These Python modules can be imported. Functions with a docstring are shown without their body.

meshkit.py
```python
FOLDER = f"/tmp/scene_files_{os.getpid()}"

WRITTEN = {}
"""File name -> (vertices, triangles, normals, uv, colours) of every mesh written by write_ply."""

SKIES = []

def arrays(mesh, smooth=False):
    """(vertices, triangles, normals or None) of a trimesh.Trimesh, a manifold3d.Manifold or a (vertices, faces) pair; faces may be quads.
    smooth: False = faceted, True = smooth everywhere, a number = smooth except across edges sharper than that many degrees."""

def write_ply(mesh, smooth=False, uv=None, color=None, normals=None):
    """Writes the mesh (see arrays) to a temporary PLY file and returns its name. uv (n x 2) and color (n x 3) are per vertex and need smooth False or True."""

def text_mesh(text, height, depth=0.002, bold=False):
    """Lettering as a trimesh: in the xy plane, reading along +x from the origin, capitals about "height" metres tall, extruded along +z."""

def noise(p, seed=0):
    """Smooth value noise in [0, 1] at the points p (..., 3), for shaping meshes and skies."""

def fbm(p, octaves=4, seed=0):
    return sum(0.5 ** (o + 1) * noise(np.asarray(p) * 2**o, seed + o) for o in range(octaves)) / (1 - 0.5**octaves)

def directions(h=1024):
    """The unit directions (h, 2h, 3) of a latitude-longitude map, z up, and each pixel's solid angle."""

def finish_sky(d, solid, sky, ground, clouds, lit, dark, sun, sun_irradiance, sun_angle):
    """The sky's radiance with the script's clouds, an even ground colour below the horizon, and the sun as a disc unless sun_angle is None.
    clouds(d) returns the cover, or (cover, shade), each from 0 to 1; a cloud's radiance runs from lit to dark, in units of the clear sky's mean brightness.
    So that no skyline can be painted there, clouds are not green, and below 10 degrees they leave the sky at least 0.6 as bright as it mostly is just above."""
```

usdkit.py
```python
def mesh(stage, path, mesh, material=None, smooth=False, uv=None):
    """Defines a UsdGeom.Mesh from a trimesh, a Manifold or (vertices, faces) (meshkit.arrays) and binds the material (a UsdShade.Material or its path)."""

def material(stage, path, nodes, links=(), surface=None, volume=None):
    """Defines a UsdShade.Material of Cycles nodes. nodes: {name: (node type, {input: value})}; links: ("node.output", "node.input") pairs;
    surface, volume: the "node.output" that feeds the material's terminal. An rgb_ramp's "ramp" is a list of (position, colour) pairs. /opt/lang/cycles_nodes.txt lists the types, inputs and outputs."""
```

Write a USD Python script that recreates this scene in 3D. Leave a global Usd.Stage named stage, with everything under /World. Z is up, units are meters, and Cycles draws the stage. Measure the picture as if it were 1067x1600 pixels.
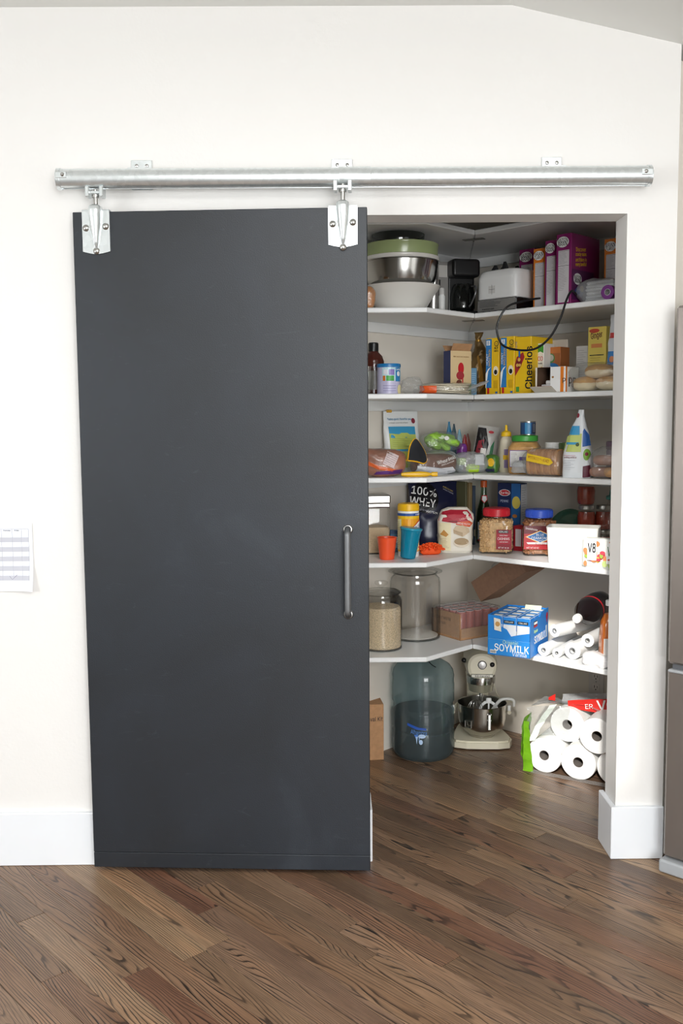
import math, random
import numpy as np, trimesh, manifold3d, usdkit, meshkit
from shapely.geometry import Polygon
from scipy.interpolate import griddata
from pxr import Usd, UsdGeom, UsdLux, UsdShade, Gf, Sdf

stage = Usd.Stage.CreateInMemory()
UsdGeom.SetStageUpAxis(stage, 'Z'); UsdGeom.SetStageMetersPerUnit(stage, 1.0)
UsdGeom.Xform.Define(stage, '/World')
R2 = math.sqrt(2.0)

# ------------------------------------------------------------------ camera
CAM_POS, YAW, PITCH, ROLL = (0.0, -3.0851, 1.4771), .0075, .0945, -.0076
EXPOSURE = .88
fw = np.array([math.sin(YAW)*math.cos(PITCH), math.cos(YAW)*math.cos(PITCH), -math.sin(PITCH)])
rt = np.array([math.cos(YAW), -math.sin(YAW), 0.0]); up = np.cross(rt, fw)
rt, up = rt*math.cos(ROLL)+up*math.sin(ROLL), up*math.cos(ROLL)-rt*math.sin(ROLL)
cam = UsdGeom.Camera.Define(stage, '/World/camera')
cam.CreateHorizontalApertureAttr(24.0); cam.CreateVerticalApertureAttr(36.0)
cam.CreateFocalLengthAttr(24.0*1479.98/1067.0)
cam.CreateClippingRangeAttr(Gf.Vec2f(.05, 100)); cam.CreateExposureAttr(EXPOSURE)
M4 = np.eye(4); M4[0, :3], M4[1, :3], M4[2, :3], M4[3, :3] = rt, up, -fw, CAM_POS
cam.AddTransformOp().Set(Gf.Matrix4d(M4.tolist()))

# ------------------------------------------------------------------ light: daylight through the room's windows, an added ceiling panel, sun through the skylight
SUN_DIR = np.array([.25, 1.0, -.60])
def look_along(d):
    d = np.asarray(d, float)/np.linalg.norm(d); z = -d
    a = np.array([0, 0, 1.0]) if abs(z[2]) < .95 else np.array([0, 1.0, 0])
    x = np.cross(a, z); x /= np.linalg.norm(x); y = np.cross(z, x)
    m = np.eye(4); m[0, :3], m[1, :3], m[2, :3] = x, y, z
    return m
def rect_light(name, c, d, w, h, power, color):
    l = UsdLux.RectLight.Define(stage, '/World/'+name)
    l.CreateWidthAttr(w); l.CreateHeightAttr(h); l.CreateIntensityAttr(power); l.CreateColorAttr(Gf.Vec3f(*color))
    m = look_along(d); m[3, :3] = c; l.AddTransformOp().Set(Gf.Matrix4d(m.tolist()))
sun = UsdLux.DistantLight.Define(stage, '/World/sun_light')
sun.CreateAngleAttr(2.2); sun.CreateIntensityAttr(480.0); sun.CreateColorAttr(Gf.Vec3f(1.0, .96, .9))
sun.AddTransformOp().Set(Gf.Matrix4d(look_along(SUN_DIR).tolist()))
rect_light('daylight_back', (1.05, -5.52, 1.45), (0, 1, 0), 1.7, 2.1, 7.6, (.97, .99, 1.0))
rect_light('daylight_side', (-3.12, -2.6, 1.6), (1, 0, 0), 1.6, 1.3, 5.2, (.95, .98, 1.0))
rect_light('daylight_roof', (.1, -2.3, 2.70), (0, 0, -1), 1.6, 1.3, 3.6, (1.0, .985, .96))  # added fill panel hung below the ceiling, no opening of its own
dome = UsdLux.DomeLight.Define(stage, '/World/sky_dome')
dome.CreateIntensityAttr(.8); dome.CreateColorAttr(Gf.Vec3f(.75, .87, 1.0))

# ------------------------------------------------------------------ materials
UsdGeom.Scope.Define(stage, '/World/Looks')
def lin(c):
    if isinstance(c, str):
        c = [int(c[i:i+2], 16)/255 for i in (1, 3, 5)]
    return tuple(x/12.92 if x <= .04045 else ((x+.055)/1.055)**2.4 for x in c)
MATS = {}
def mat(c, rough=.5, metal=0.0, var=0.0, vscale=30, bump=0.0, bscale=200, **kw):
    """plain principled surface, with optional tone variation and fine relief from noise"""
    key = (c, rough, metal, var, vscale, bump, bscale, tuple(sorted(kw.items())))
    if key in MATS: return MATS[key]
    rgb = lin(c)
    nodes = {'p': ('principled_bsdf', dict(base_color=rgb, roughness=rough, metallic=metal, **kw))}
    links = []
    if var or bump: nodes['tc'] = ('texture_coordinate', {})
    if var:
        nodes['n'] = ('noise_texture', {'scale': vscale, 'detail': 4.0})
        nodes['r'] = ('rgb_ramp', {'ramp': [(.25, tuple(max(0, x*(1-var)) for x in rgb)), (.75, tuple(min(1, x*(1+var)) for x in rgb))]})
        links += [('tc.object', 'n.vector'), ('n.fac', 'r.fac'), ('r.color', 'p.base_color')]
    if bump:
        nodes['bn'] = ('noise_texture', {'scale': bscale, 'detail': 3.0})
        nodes['b'] = ('bump', {'strength': 1.0, 'distance': bump})
        links += [('tc.object', 'bn.vector'), ('bn.fac', 'b.height'), ('b.normal', 'p.normal')]
    MATS[key] = m = usdkit.material(stage, '/World/Looks/material_%03d' % len(MATS), nodes, links, surface='p.BSDF')
    return m
def glass_mat(name, mid, edge, rough=.02, ior=1.45, haze=0.0, hazecol=(1, 1, 1)):
    nodes = {'lw': ('layer_weight', {'blend': .35}), 'r': ('rgb_ramp', {'ramp': [(0, mid), (.55, mid), (1, edge)]}),
             't': ('transparent_bsdf', {}), 'g': ('glossy_bsdf', {'color': (1, 1, 1), 'roughness': rough}), 'f': ('rgb_ramp', {'ramp': [(0, (.04, .04, .04)), (.5, (.06, .06, .06)), (.8, (.2, .2, .2)), (1, (.85, .85, .85))]}), 'fb': ('rgb_to_bw', {}),
             'd': ('diffuse_bsdf', {'color': hazecol}), 'm0': ('mix_closure', {'fac': haze}), 'm': ('mix_closure', {})}
    links = [('lw.facing', 'r.fac'), ('r.color', 't.color'), ('t.BSDF', 'm0.closure1'), ('d.BSDF', 'm0.closure2'),
             ('m0.closure', 'm.closure1'), ('g.BSDF', 'm.closure2'), ('lw.facing', 'f.fac'), ('f.color', 'fb.color'), ('fb.val', 'm.fac')]
    return usdkit.material(stage, '/World/Looks/'+name, nodes, links, surface='m.closure')
def film_mat(name, col, haze, rough=.12, hazecol=(.9, .9, .9)):
    nodes = {'tc': ('texture_coordinate', {}), 'n': ('noise_texture', {'scale': 45.0, 'detail': 3.0, 'distortion': 1.0}), 'b': ('bump', {'strength': 1.0, 'distance': .004}),
             't': ('transparent_bsdf', {'color': col}), 'g': ('glossy_bsdf', {'color': (1, 1, 1), 'roughness': rough}), 'lw': ('layer_weight', {'blend': .4}), 'f': ('rgb_ramp', {'ramp': [(0, (.05, .05, .05)), (.5, (.08, .08, .08)), (.85, (.25, .25, .25)), (1, (.6, .6, .6))]}), 'fb': ('rgb_to_bw', {}),
             'd': ('diffuse_bsdf', {'color': hazecol}), 'm0': ('mix_closure', {'fac': haze}), 'm': ('mix_closure', {})}
    links = [('tc.object', 'n.vector'), ('n.fac', 'b.height'), ('b.normal', 'g.normal'), ('b.normal', 'd.normal'), ('b.normal', 'lw.normal'), ('lw.facing', 'f.fac'), ('f.color', 'fb.color'),
             ('t.BSDF', 'm0.closure1'), ('d.BSDF', 'm0.closure2'), ('m0.closure', 'm.closure1'), ('g.BSDF', 'm.closure2'), ('fb.val', 'm.fac')]
    return usdkit.material(stage, '/World/Looks/'+name, nodes, links, surface='m.closure')
GLASS = glass_mat('clear_glass', (.97, .965, .955), (.52, .54, .52))
GLASS_DARK = glass_mat('smoked_glass', (.62, .64, .63), (.2, .22, .21))
GLASS_GREEN = glass_mat('green_bottle_glass', (.55, .68, .55), (.12, .2, .13))
GLASS_TEAL = glass_mat('teal_glass', (.45, .68, .62), (.1, .25, .22))
JUG = glass_mat('blue_jug_plastic', (.66, .75, .77), (.28, .37, .4), rough=.06, haze=.14, hazecol=(.28, .36, .39))
PET = glass_mat('clear_plastic', (.93, .94, .94), (.55, .57, .57), rough=.04)
FILM = film_mat('clear_film', (.93, .94, .94), .07)
FILM_GREY = film_mat('milky_film', (.85, .87, .88), .3, hazecol=(.75, .76, .77))
TEALCUP = glass_mat('teal_cup_plastic', (.1, .62, .75), (.02, .3, .45), rough=.1, haze=.55, hazecol=lin('#12a4c8'))

def wood_floor():
    N, L = {}, []
    N['tc'] = ('texture_coordinate', {}); N['oi'] = ('object_info', {})
    N['off'] = ('vector_math', {'math_type': 'multiply', 'vector2': (37.0, 23.0, 11.0)})
    N['cx'] = ('combine_xyz', {}); N['add'] = ('vector_math', {'math_type': 'add'})
    L += [('oi.random', 'cx.x'), ('oi.random', 'cx.y'), ('oi.random', 'cx.z'), ('cx.vector', 'off.vector1'), ('tc.object', 'add.vector1'), ('off.vector', 'add.vector2')]
    N['mp'] = ('mapping', {'scale': (1.15, 8.0, 1.0)}); N['big'] = ('noise_texture', {'scale': 1.0, 'detail': 2.0, 'roughness': .45, 'distortion': .25})
    L += [('add.vector', 'mp.vector'), ('mp.vector', 'big.vector')]
    N['sx'] = ('separate_xyz', {}); L += [('add.vector', 'sx.vector')]
    N['yk'] = ('math', {'math_type': 'multiply', 'value2': 7.0}); L += [('sx.y', 'yk.value1')]
    N['hk'] = ('math', {'math_type': 'multiply', 'value2': 1.45}); L += [('big.fac', 'hk.value1')]
    N['h'] = ('math', {'math_type': 'add'}); L += [('yk.value', 'h.value1'), ('hk.value', 'h.value2')]
    N['jm'] = ('mapping', {'scale': (14.0, 90.0, 1.0)}); N['jit'] = ('noise_texture', {'scale': 1.0, 'detail': 2.0})
    L += [('add.vector', 'jm.vector'), ('jm.vector', 'jit.vector')]
    N['jk'] = ('math', {'math_type': 'multiply', 'value2': .03}); L += [('jit.fac', 'jk.value1')]
    N['h2'] = ('math', {'math_type': 'add'}); L += [('h.value', 'h2.value1'), ('jk.value', 'h2.value2')]
    N['hn'] = ('math', {'math_type': 'multiply', 'value2': 15.0}); L += [('h2.value', 'hn.value1')]
    N['fr'] = ('math', {'math_type': 'fraction'}); L += [('hn.value', 'fr.value1')]
    N['line'] = ('rgb_ramp', {'ramp': [(0, (1, 1, 1)), (.12, (1, 1, 1)), (.22, (.45, .45, .45)), (.36, (.06, .06, .06)), (.6, (0, 0, 0)), (.95, (0, 0, 0)), (1, (.9, .9, .9))]})
    L += [('fr.value', 'line.fac')]
    N['wm'] = ('mapping', {'scale': (2.2, 16.0, 1.0), 'location': (5.0, 3.0, 0)}); N['wn'] = ('noise_texture', {'scale': 1.0, 'detail': 2.0})
    N['wr'] = ('rgb_ramp', {'ramp': [(.3, (.4, .4, .4)), (.66, (1, 1, 1))]})
    L += [('add.vector', 'wm.vector'), ('wm.vector', 'wn.vector'), ('wn.fac', 'wr.fac')]
    N['lm'] = ('mix_color', {'blend_type': 'multiply', 'fac': 1.0}); L += [('line.color', 'lm.a'), ('wr.color', 'lm.b')]
    N['fm'] = ('mapping', {'scale': (9.0, 420.0, 1.0)}); N['fn'] = ('noise_texture', {'scale': 1.0, 'detail': 3.0, 'roughness': .7})
    N['frp'] = ('rgb_ramp', {'ramp': [(.3, (.55, .52, .5)), (.62, (1.22, 1.2, 1.18))]})
    L += [('add.vector', 'fm.vector'), ('fm.vector', 'fn.vector'), ('fn.fac', 'frp.fac')]
    N['base'] = ('rgb_ramp', {'ramp': [(0, lin('#695341')), (.2, lin('#927860')), (.4, lin('#7a6150')), (.55, lin('#9c8266')), (.7, lin('#735241')), (.85, lin('#8b7058')), (1, lin('#776150'))]})
    L += [('oi.random', 'base.fac')]
    N['tm'] = ('mapping', {'scale': (1.6, 10.0, 1.0), 'location': (9, 1, 0)}); N['tn'] = ('noise_texture', {'scale': 1.0, 'detail': 3.0})
    N['tr'] = ('rgb_ramp', {'ramp': [(.3, (.78, .72, .68)), (.55, (1.0, 1.0, 1.0)), (.72, (1.2, 1.1, 1.02))]})
    L += [('add.vector', 'tm.vector'), ('tm.vector', 'tn.vector'), ('tn.fac', 'tr.fac')]
    N['b1'] = ('mix_color', {'blend_type': 'multiply', 'fac': 1.0, 'use_clamp': False}); L += [('base.color', 'b1.a'), ('tr.color', 'b1.b')]
    N['b2'] = ('mix_color', {'blend_type': 'multiply', 'fac': .85, 'use_clamp': False}); L += [('b1.result', 'b2.a'), ('frp.color', 'b2.b')]
    N['b3'] = ('mix_color', {'b': lin('#1b1614')}); L += [('b2.result', 'b3.a'), ('lm.result', 'lmf.color'), ('lmf.val', 'b3.fac')]
    N['lmf'] = ('rgb_to_bw', {})
    N['bp'] = ('bump', {'strength': .5, 'distance': .0006, 'invert': True}); L += [('lmf.val', 'bp.height')]
    N['p'] = ('principled_bsdf', {'roughness': .33, 'specular_ior_level': .42}); L += [('b3.result', 'p.base_color'), ('bp.normal', 'p.normal')]
    return usdkit.material(stage, '/World/Looks/stained_oak', N, L, surface='p.BSDF')
OAK = wood_floor()
def door_paint():
    N = {'tc': ('texture_coordinate', {}), 'n': ('noise_texture', {'scale': 2.4, 'detail': 5.0, 'roughness': .6, 'distortion': .6}),
         'r': ('rgb_ramp', {'ramp': [(.35, lin('#1f2328')), (.62, lin('#242930')), (.8, lin('#30363d'))]}),
         'mp': ('mapping', {'scale': (3, 3, 9)}), 'n2': ('noise_texture', {'scale': 3.0, 'detail': 8.0, 'roughness': .75, 'distortion': 1.5}),
         'r2': ('rgb_ramp', {'ramp': [(.6, (0, 0, 0)), (.82, (.11, .11, .11))]}), 'mx': ('mix_color', {'b': lin('#8d949c')}), 'bw': ('rgb_to_bw', {}),
         'bn': ('noise_texture', {'scale': 260.0, 'detail': 2.0}), 'b': ('bump', {'strength': .6, 'distance': .0006}),
         'p': ('principled_bsdf', {'roughness': .42, 'specular_ior_level': .5})}
    L = [('tc.object', 'n.vector'), ('n.fac', 'r.fac'), ('tc.object', 'mp.vector'), ('mp.vector', 'n2.vector'), ('n2.fac', 'r2.fac'), ('r2.color', 'bw.color'), ('bw.val', 'mx.fac'),
         ('r.color', 'mx.a'), ('mx.result', 'p.base_color'), ('tc.object', 'bn.vector'), ('bn.fac', 'b.height'), ('b.normal', 'p.normal')]
    return usdkit.material(stage, '/World/Looks/chalkboard_paint', N, L, surface='p.BSDF')
DOORP = door_paint()
def galvanized():
    N = {'tc': ('texture_coordinate', {}), 'v': ('voronoi_texture', {'scale': 70.0}), 'r': ('rgb_ramp', {'ramp': [(0, lin('#dfe5e6')), (1, lin('#e6ebec'))]}), 'bw': ('rgb_to_bw', {}),
         'rr': ('map_range', {'from_min': 0.0, 'from_max': 1.0, 'to_min': .3, 'to_max': .32}), 'p': ('principled_bsdf', {'metallic': .8})}
    L = [('tc.object', 'v.vector'), ('v.color', 'bw.color'), ('bw.val', 'r.fac'), ('r.color', 'p.base_color'), ('bw.val', 'rr.value'), ('rr.result', 'p.roughness')]
    return usdkit.material(stage, '/World/Looks/galvanized_steel', N, L, surface='p.BSDF')
GALV = galvanized()
WALL = mat('#e6e4e1', .75, bump=.0004, bscale=90); CEIL = mat('#e6e6e2', .8)
PANTRY = mat('#e8e1d6', .7, bump=.0003, bscale=90)
TRIM = mat('#e9ecf0', .35); SHELF = mat('#eeefee', .38)
STEEL = mat('#c9c9c6', .16, 1.0); STEEL_B = mat('#b9b8b4', .3, 1.0)
BLACK = mat('#151516', .35); BLACKG = mat('#101011', .12); WHITEP = mat('#eeeeec', .35)
KRAFT = mat('#b58a63', .8, var=.12, vscale=60); KRAFTD = mat('#8d6b55', .8, var=.12, vscale=60)
INK = mat('#1c1a1c', .6); WHT = mat('#f4f4f2', .5); RED = mat('#c51f2d', .4); YEL = mat('#f4c51b', .45); BLU = mat('#2a6fc2', .45)

# ------------------------------------------------------------------ scene tree helpers
used = {}
def path_for(parent, name):
    k = (parent, name); n = used.get(k, 0); used[k] = n+1
    return '%s/%s' % (parent, name if n == 0 else '%s_%03d' % (name, n))
def tag(prim, label=None, cat=None, group=None, kind=None):
    for k, v in (('label', label), ('category', cat), ('group', group), ('kind', kind)):
        if v: prim.SetCustomDataByKey(k, v)
XF = {}
def thing(name, label, cat, loc=(0, 0, 0), rz=0.0, group=None, kind=None, tilt=None):
    p = path_for('/World', name); x = UsdGeom.Xform.Define(stage, p)
    x.AddTranslateOp().Set(Gf.Vec3d(*map(float, loc)))
    if rz: x.AddRotateZOp().Set(float(rz))
    if tilt: x.AddRotateXYZOp().Set(Gf.Vec3f(*map(float, tilt)))
    tag(x.GetPrim(), label, cat, group, kind)
    T = trimesh.transformations.translation_matrix(loc) @ trimesh.transformations.rotation_matrix(math.radians(rz), [0, 0, 1])
    if tilt: T = T @ trimesh.transformations.euler_matrix(*[math.radians(a) for a in tilt], 'sxyz')
    XF[p] = T
    return p
def obj(name, mesh, m, parent='/World', smooth=30, label=None, cat=None, group=None, kind=None):
    p = path_for(parent, name)
    usdkit.mesh(stage, p, mesh, m, smooth=smooth)
    tag(stage.GetPrimAtPath(p), label, cat, group, kind)
    return p
def dup(src, loc, rz, label, group=None, cat=None, tilt=None):
    s = stage.GetPrimAtPath(src); was = s.GetCustomData()
    name = src.rsplit('/', 1)[1]
    import re
    name = re.sub(r'_\d{3}$', '', name)
    p = path_for('/World', name); x = UsdGeom.Xform.Define(stage, p)
    x.GetPrim().GetReferences().AddInternalReference(src)
    x.ClearXformOpOrder()
    x.AddTranslateOp().Set(Gf.Vec3d(*map(float, loc)))
    if x.GetPrim().GetAttribute('xformOp:rotateZ') or rz: x.AddRotateZOp().Set(float(rz))
    if tilt or x.GetPrim().GetAttribute('xformOp:rotateXYZ'): x.AddRotateXYZOp().Set(Gf.Vec3f(*map(float, tilt or (0, 0, 0))))
    x.GetPrim().SetInstanceable(True)
    tag(x.GetPrim(), label, cat or was['category'], group or was.get('group'))
    return p
def local(p, mesh):
    mesh = mesh.copy(); mesh.apply_transform(np.linalg.inv(XF[p])); return mesh

# ------------------------------------------------------------------ shape helpers
cat_ = trimesh.util.concatenate
def mv(m, x=0, y=0, z=0): m = m.copy(); m.apply_translation((x, y, z)); return m
def rot(m, deg, axis, pt=(0, 0, 0)): m = m.copy(); m.apply_transform(trimesh.transformations.rotation_matrix(math.radians(deg), axis, pt)); return m
def box(x0, x1, y0, y1, z0, z1):
    m = trimesh.creation.box((x1-x0, y1-y0, z1-z0)); m.apply_translation(((x0+x1)/2, (y0+y1)/2, (z0+z1)/2)); return m
def cbox(x0, x1, y0, y1, z0, z1, c=.002):
    """box with chamfered edges"""
    P = []
    for x, sx in ((x0, 1), (x1, -1)):
        for y, sy in ((y0, 1), (y1, -1)):
            for z, sz in ((z0, 1), (z1, -1)):
                P += [(x+sx*c, y+sy*c, z), (x+sx*c, y, z+sz*c), (x, y+sy*c, z+sz*c)]
    return trimesh.Trimesh(*(lambda h: (h.vertices, h.faces))(trimesh.convex.convex_hull(np.array(P))))
def rbox(x0, x1, y0, y1, z0, z1, r=.01, seg=12):
    s = manifold3d.Manifold.sphere(r, seg)
    h = manifold3d.Manifold.batch_hull([s.translate((x, y, z)) for x in (x0+r, x1-r) for y in (y0+r, y1-r) for z in (z0+r, z1-r)])
    m = h.to_mesh(); return trimesh.Trimesh(m.vert_properties[:, :3], m.tri_verts)
def grid_faces(nr, n, closed=True):
    i, j = np.meshgrid(np.arange(nr-1), np.arange(n if closed else n-1), indexing='ij'); i, j = i.ravel(), j.ravel(); k = (j+1) % n
    a, b, c, d = i*n+j, i*n+k, (i+1)*n+k, (i+1)*n+j
    return np.vstack([np.stack([a, b, c], 1), np.stack([a, c, d], 1)])
def lathe(prof, n=40):
    """prof: (r, z) from bottom to top; closed with fans where it starts or ends off the axis"""
    a = np.arange(n)*2*np.pi/n
    V = np.vstack([np.stack([r*np.cos(a), r*np.sin(a), np.full(n, z)], 1) for r, z in prof]); F = grid_faces(len(prof), n)
    if tuple(prof[0]) == tuple(prof[-1]): return trimesh.Trimesh(V, F, process=False)   # a ring: its hole stays open
    V = np.vstack([V, [(0, 0, prof[0][1]), (0, 0, prof[-1][1])]]); j = np.arange(n); k = (j+1) % n; o = (len(prof)-1)*n
    F = np.vstack([F, np.stack([np.full(n, len(V)-2), k, j], 1), np.stack([np.full(n, len(V)-1), o+j, o+k], 1)])
    return trimesh.Trimesh(V, F, process=False)
def shell(prof, t, n=40):
    """open vessel: outer profile (r, z), wall thickness t"""
    inner = [(max(r-t, .0005), z+(t if i == 0 else 0)) for i, (r, z) in enumerate(prof)]
    return lathe(list(prof)+inner[::-1], n)
def loft(secs, n=32, noise=0.0, scale=20, seed=0, cap=True, twist=0):
    """secs: (z, half width, half depth, exponent[, dx, dy]); superellipse rings, crumpled by noise"""
    a = np.arange(n)*2*np.pi/n; V = []
    for s in secs:
        z, hw, hd, p = s[:4]; dx, dy = (s[4:] + (0, 0))[:2] if len(s) > 4 else (0, 0)
        c, si = np.cos(a), np.sin(a)
        V.append(np.stack([dx+hw*np.sign(c)*np.abs(c)**(2/p), dy+hd*np.sign(si)*np.abs(si)**(2/p), np.full(n, z)], 1))
    V = np.vstack(V)
    if noise:
        m = .5-meshkit.fbm(V*scale+seed*7.3, 3, seed)
        ctr = np.repeat(np.array([V[i*n:(i+1)*n].mean(0) for i in range(len(secs))]), n, 0)
        d = V-ctr; V = V+d/np.maximum(np.linalg.norm(d, axis=1, keepdims=True), 1e-6)*np.minimum(m*noise*2, np.linalg.norm(d, axis=1)*.6)[:, None]
    F = grid_faces(len(secs), n)
    if cap:
        k = len(V); V = np.vstack([V, [V[:n].mean(0), V[-n:].mean(0)]]); j = np.arange(n); q = (j+1) % n; o = (len(secs)-1)*n
        F = np.vstack([F, np.stack([np.full(n, k), q, j], 1), np.stack([np.full(n, k+1), o+j, o+q], 1)])
    return trimesh.Trimesh(V, F, process=False)
def dense(secs, k=5):
    secs = [tuple(s)+(0,)*(6-len(s)) for s in secs]; z = np.arange(len(secs)); q = np.linspace(0, len(secs)-1, (len(secs)-1)*k+1)
    A = np.array(secs, float); return [tuple(np.interp(q, z, A[:, c])[i] for c in range(6)) for i in range(len(q))]
def smooth_path(P, k=8):
    P = np.asarray(P, float); Q = np.vstack([2*P[0]-P[1], P, 2*P[-1]-P[-2]]); out = []
    for i in range(1, len(Q)-2):
        for t in np.arange(k)/k:
            out.append(.5*((2*Q[i])+(-Q[i-1]+Q[i+1])*t+(2*Q[i-1]-5*Q[i]+4*Q[i+1]-Q[i+2])*t*t+(-Q[i-1]+3*Q[i]-3*Q[i+1]+Q[i+2])*t**3))
    return np.array(out+[P[-1]])
def tube(P, r, sides=10, k=8, smooth=True):
    p = smooth_path(P, k) if smooth and len(P) > 2 else np.asarray(P, float)
    t = np.gradient(p, axis=0); t /= np.linalg.norm(t, axis=1, keepdims=True)+1e-12
    a = np.cross(t[0], [0, 0, 1.0] if abs(t[0][2]) < .9 else [1.0, 0, 0]); A = []
    for i in range(len(p)):
        a = a-t[i]*(a@t[i]); a /= np.linalg.norm(a)+1e-12; A.append(a)
    A = np.array(A); B = np.cross(t, A); an = np.arange(sides)*2*np.pi/sides
    rr = np.interp(np.linspace(0, 1, len(p)), np.linspace(0, 1, len(np.atleast_1d(r))), np.atleast_1d(r))
    V = (p[:, None]+rr[:, None, None]*(np.cos(an)[None, :, None]*A[:, None]+np.sin(an)[None, :, None]*B[:, None])).reshape(-1, 3)
    F = grid_faces(len(p), sides); k_ = len(V); j = np.arange(sides); q = (j+1) % sides; o = (len(p)-1)*sides
    V = np.vstack([V, p[0], p[-1]]); F = np.vstack([F, np.stack([np.full(sides, k_), q, j], 1), np.stack([np.full(sides, k_+1), o+j, o+q], 1)])
    m = trimesh.Trimesh(V, F, process=False); m.fix_normals(); return m
def pillow(w, d, h, noise=.01, scale=18, seed=0, e=.8, sub=4, z0=0.0):
    """lumpy bag or loaf resting on z0"""
    m = trimesh.creation.icosphere(sub); v = np.array(m.vertices)
    v = np.sign(v)*np.abs(v)**e; v = v*np.array([w/2, d/2, h/2])
    dd = (.5-meshkit.fbm(v*scale+seed*5.1+11, 4, seed))*2*noise
    v = v+np.array(m.vertices)*dd[:, None]; v[:, 2] = np.maximum(v[:, 2], -h/2*.92); v[:, 2] += -v[:, 2].min()+z0
    return trimesh.Trimesh(v, m.faces, process=False)
def plate(pts, y0, y1):
    """outline in the xz plane, from depth y0 to y1"""
    m = trimesh.creation.extrude_polygon(Polygon(pts), y1-y0, engine='earcut'); v = np.array(m.vertices)
    return fixed(np.stack([v[:, 0], y1-v[:, 2], v[:, 1]], 1), m.faces)
def fixed(v, f): m = trimesh.Trimesh(v, f, process=False); m.fix_normals(); return m
def prism(pts, z0, z1):
    m = trimesh.creation.extrude_polygon(Polygon(pts), z1-z0, engine='earcut'); m.apply_translation((0, 0, z0)); return m
TXT = {}
def txt(s, h, maxw=None, bold=None, roll=0, depth=.0005, condense=None):
    """lettering in the xz plane, facing -y, centred on the origin"""
    if bold is None: bold = h > .02
    k = (s, bold)
    if k not in TXT: TXT[k] = meshkit.text_mesh(s, 1.0, 1.0, bold)
    m = TXT[k].copy(); v = np.array(m.vertices); v[:, :2] -= (v[:, :2].min(0)+v[:, :2].max(0))/2
    sx = h if not maxw else min(h, maxw/max(np.ptp(v[:, 0]), 1e-6))
    a = math.radians(roll); x, z = v[:, 0]*sx, v[:, 1]*h
    return fixed(np.stack([x*math.cos(a)-z*math.sin(a), -v[:, 2]*depth, x*math.sin(a)+z*math.cos(a)], 1), m.faces)
def slab(x0, x1, z0, z1, t=.0005, sub=0):
    m = box(x0, x1, -t, 0, z0, z1)
    for _ in range(sub): m = m.subdivide()
    return m
def disc(cx, cz, rx, rz=None, t=.0005, n=28):
    a = np.linspace(0, 2*np.pi, n, endpoint=False); rz = rz or rx
    return plate(np.stack([cx+rx*np.cos(a), cz+rz*np.sin(a)], 1), -t, 0)
def face_move(m, face, w, d, lift):
    m = mv(m, 0, -lift, 0)
    if face == 'f': return mv(m, 0, -d/2, 0)
    if face == 'r': return mv(rot(m, 90, [0, 0, 1]), w/2, 0, 0)
    if face == 'l': return mv(rot(m, -90, [0, 0, 1]), -w/2, 0, 0)
    return m
def wrap(m, r):
    """bends a flat print round an upright cylinder of radius r; x = 0 faces -y"""
    m = m.copy(); v = np.array(m.vertices); a = v[:, 0]/r; rr = r-v[:, 1]
    m.vertices = np.stack([rr*np.sin(a), -rr*np.cos(a), v[:, 2]], 1); return m
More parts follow.
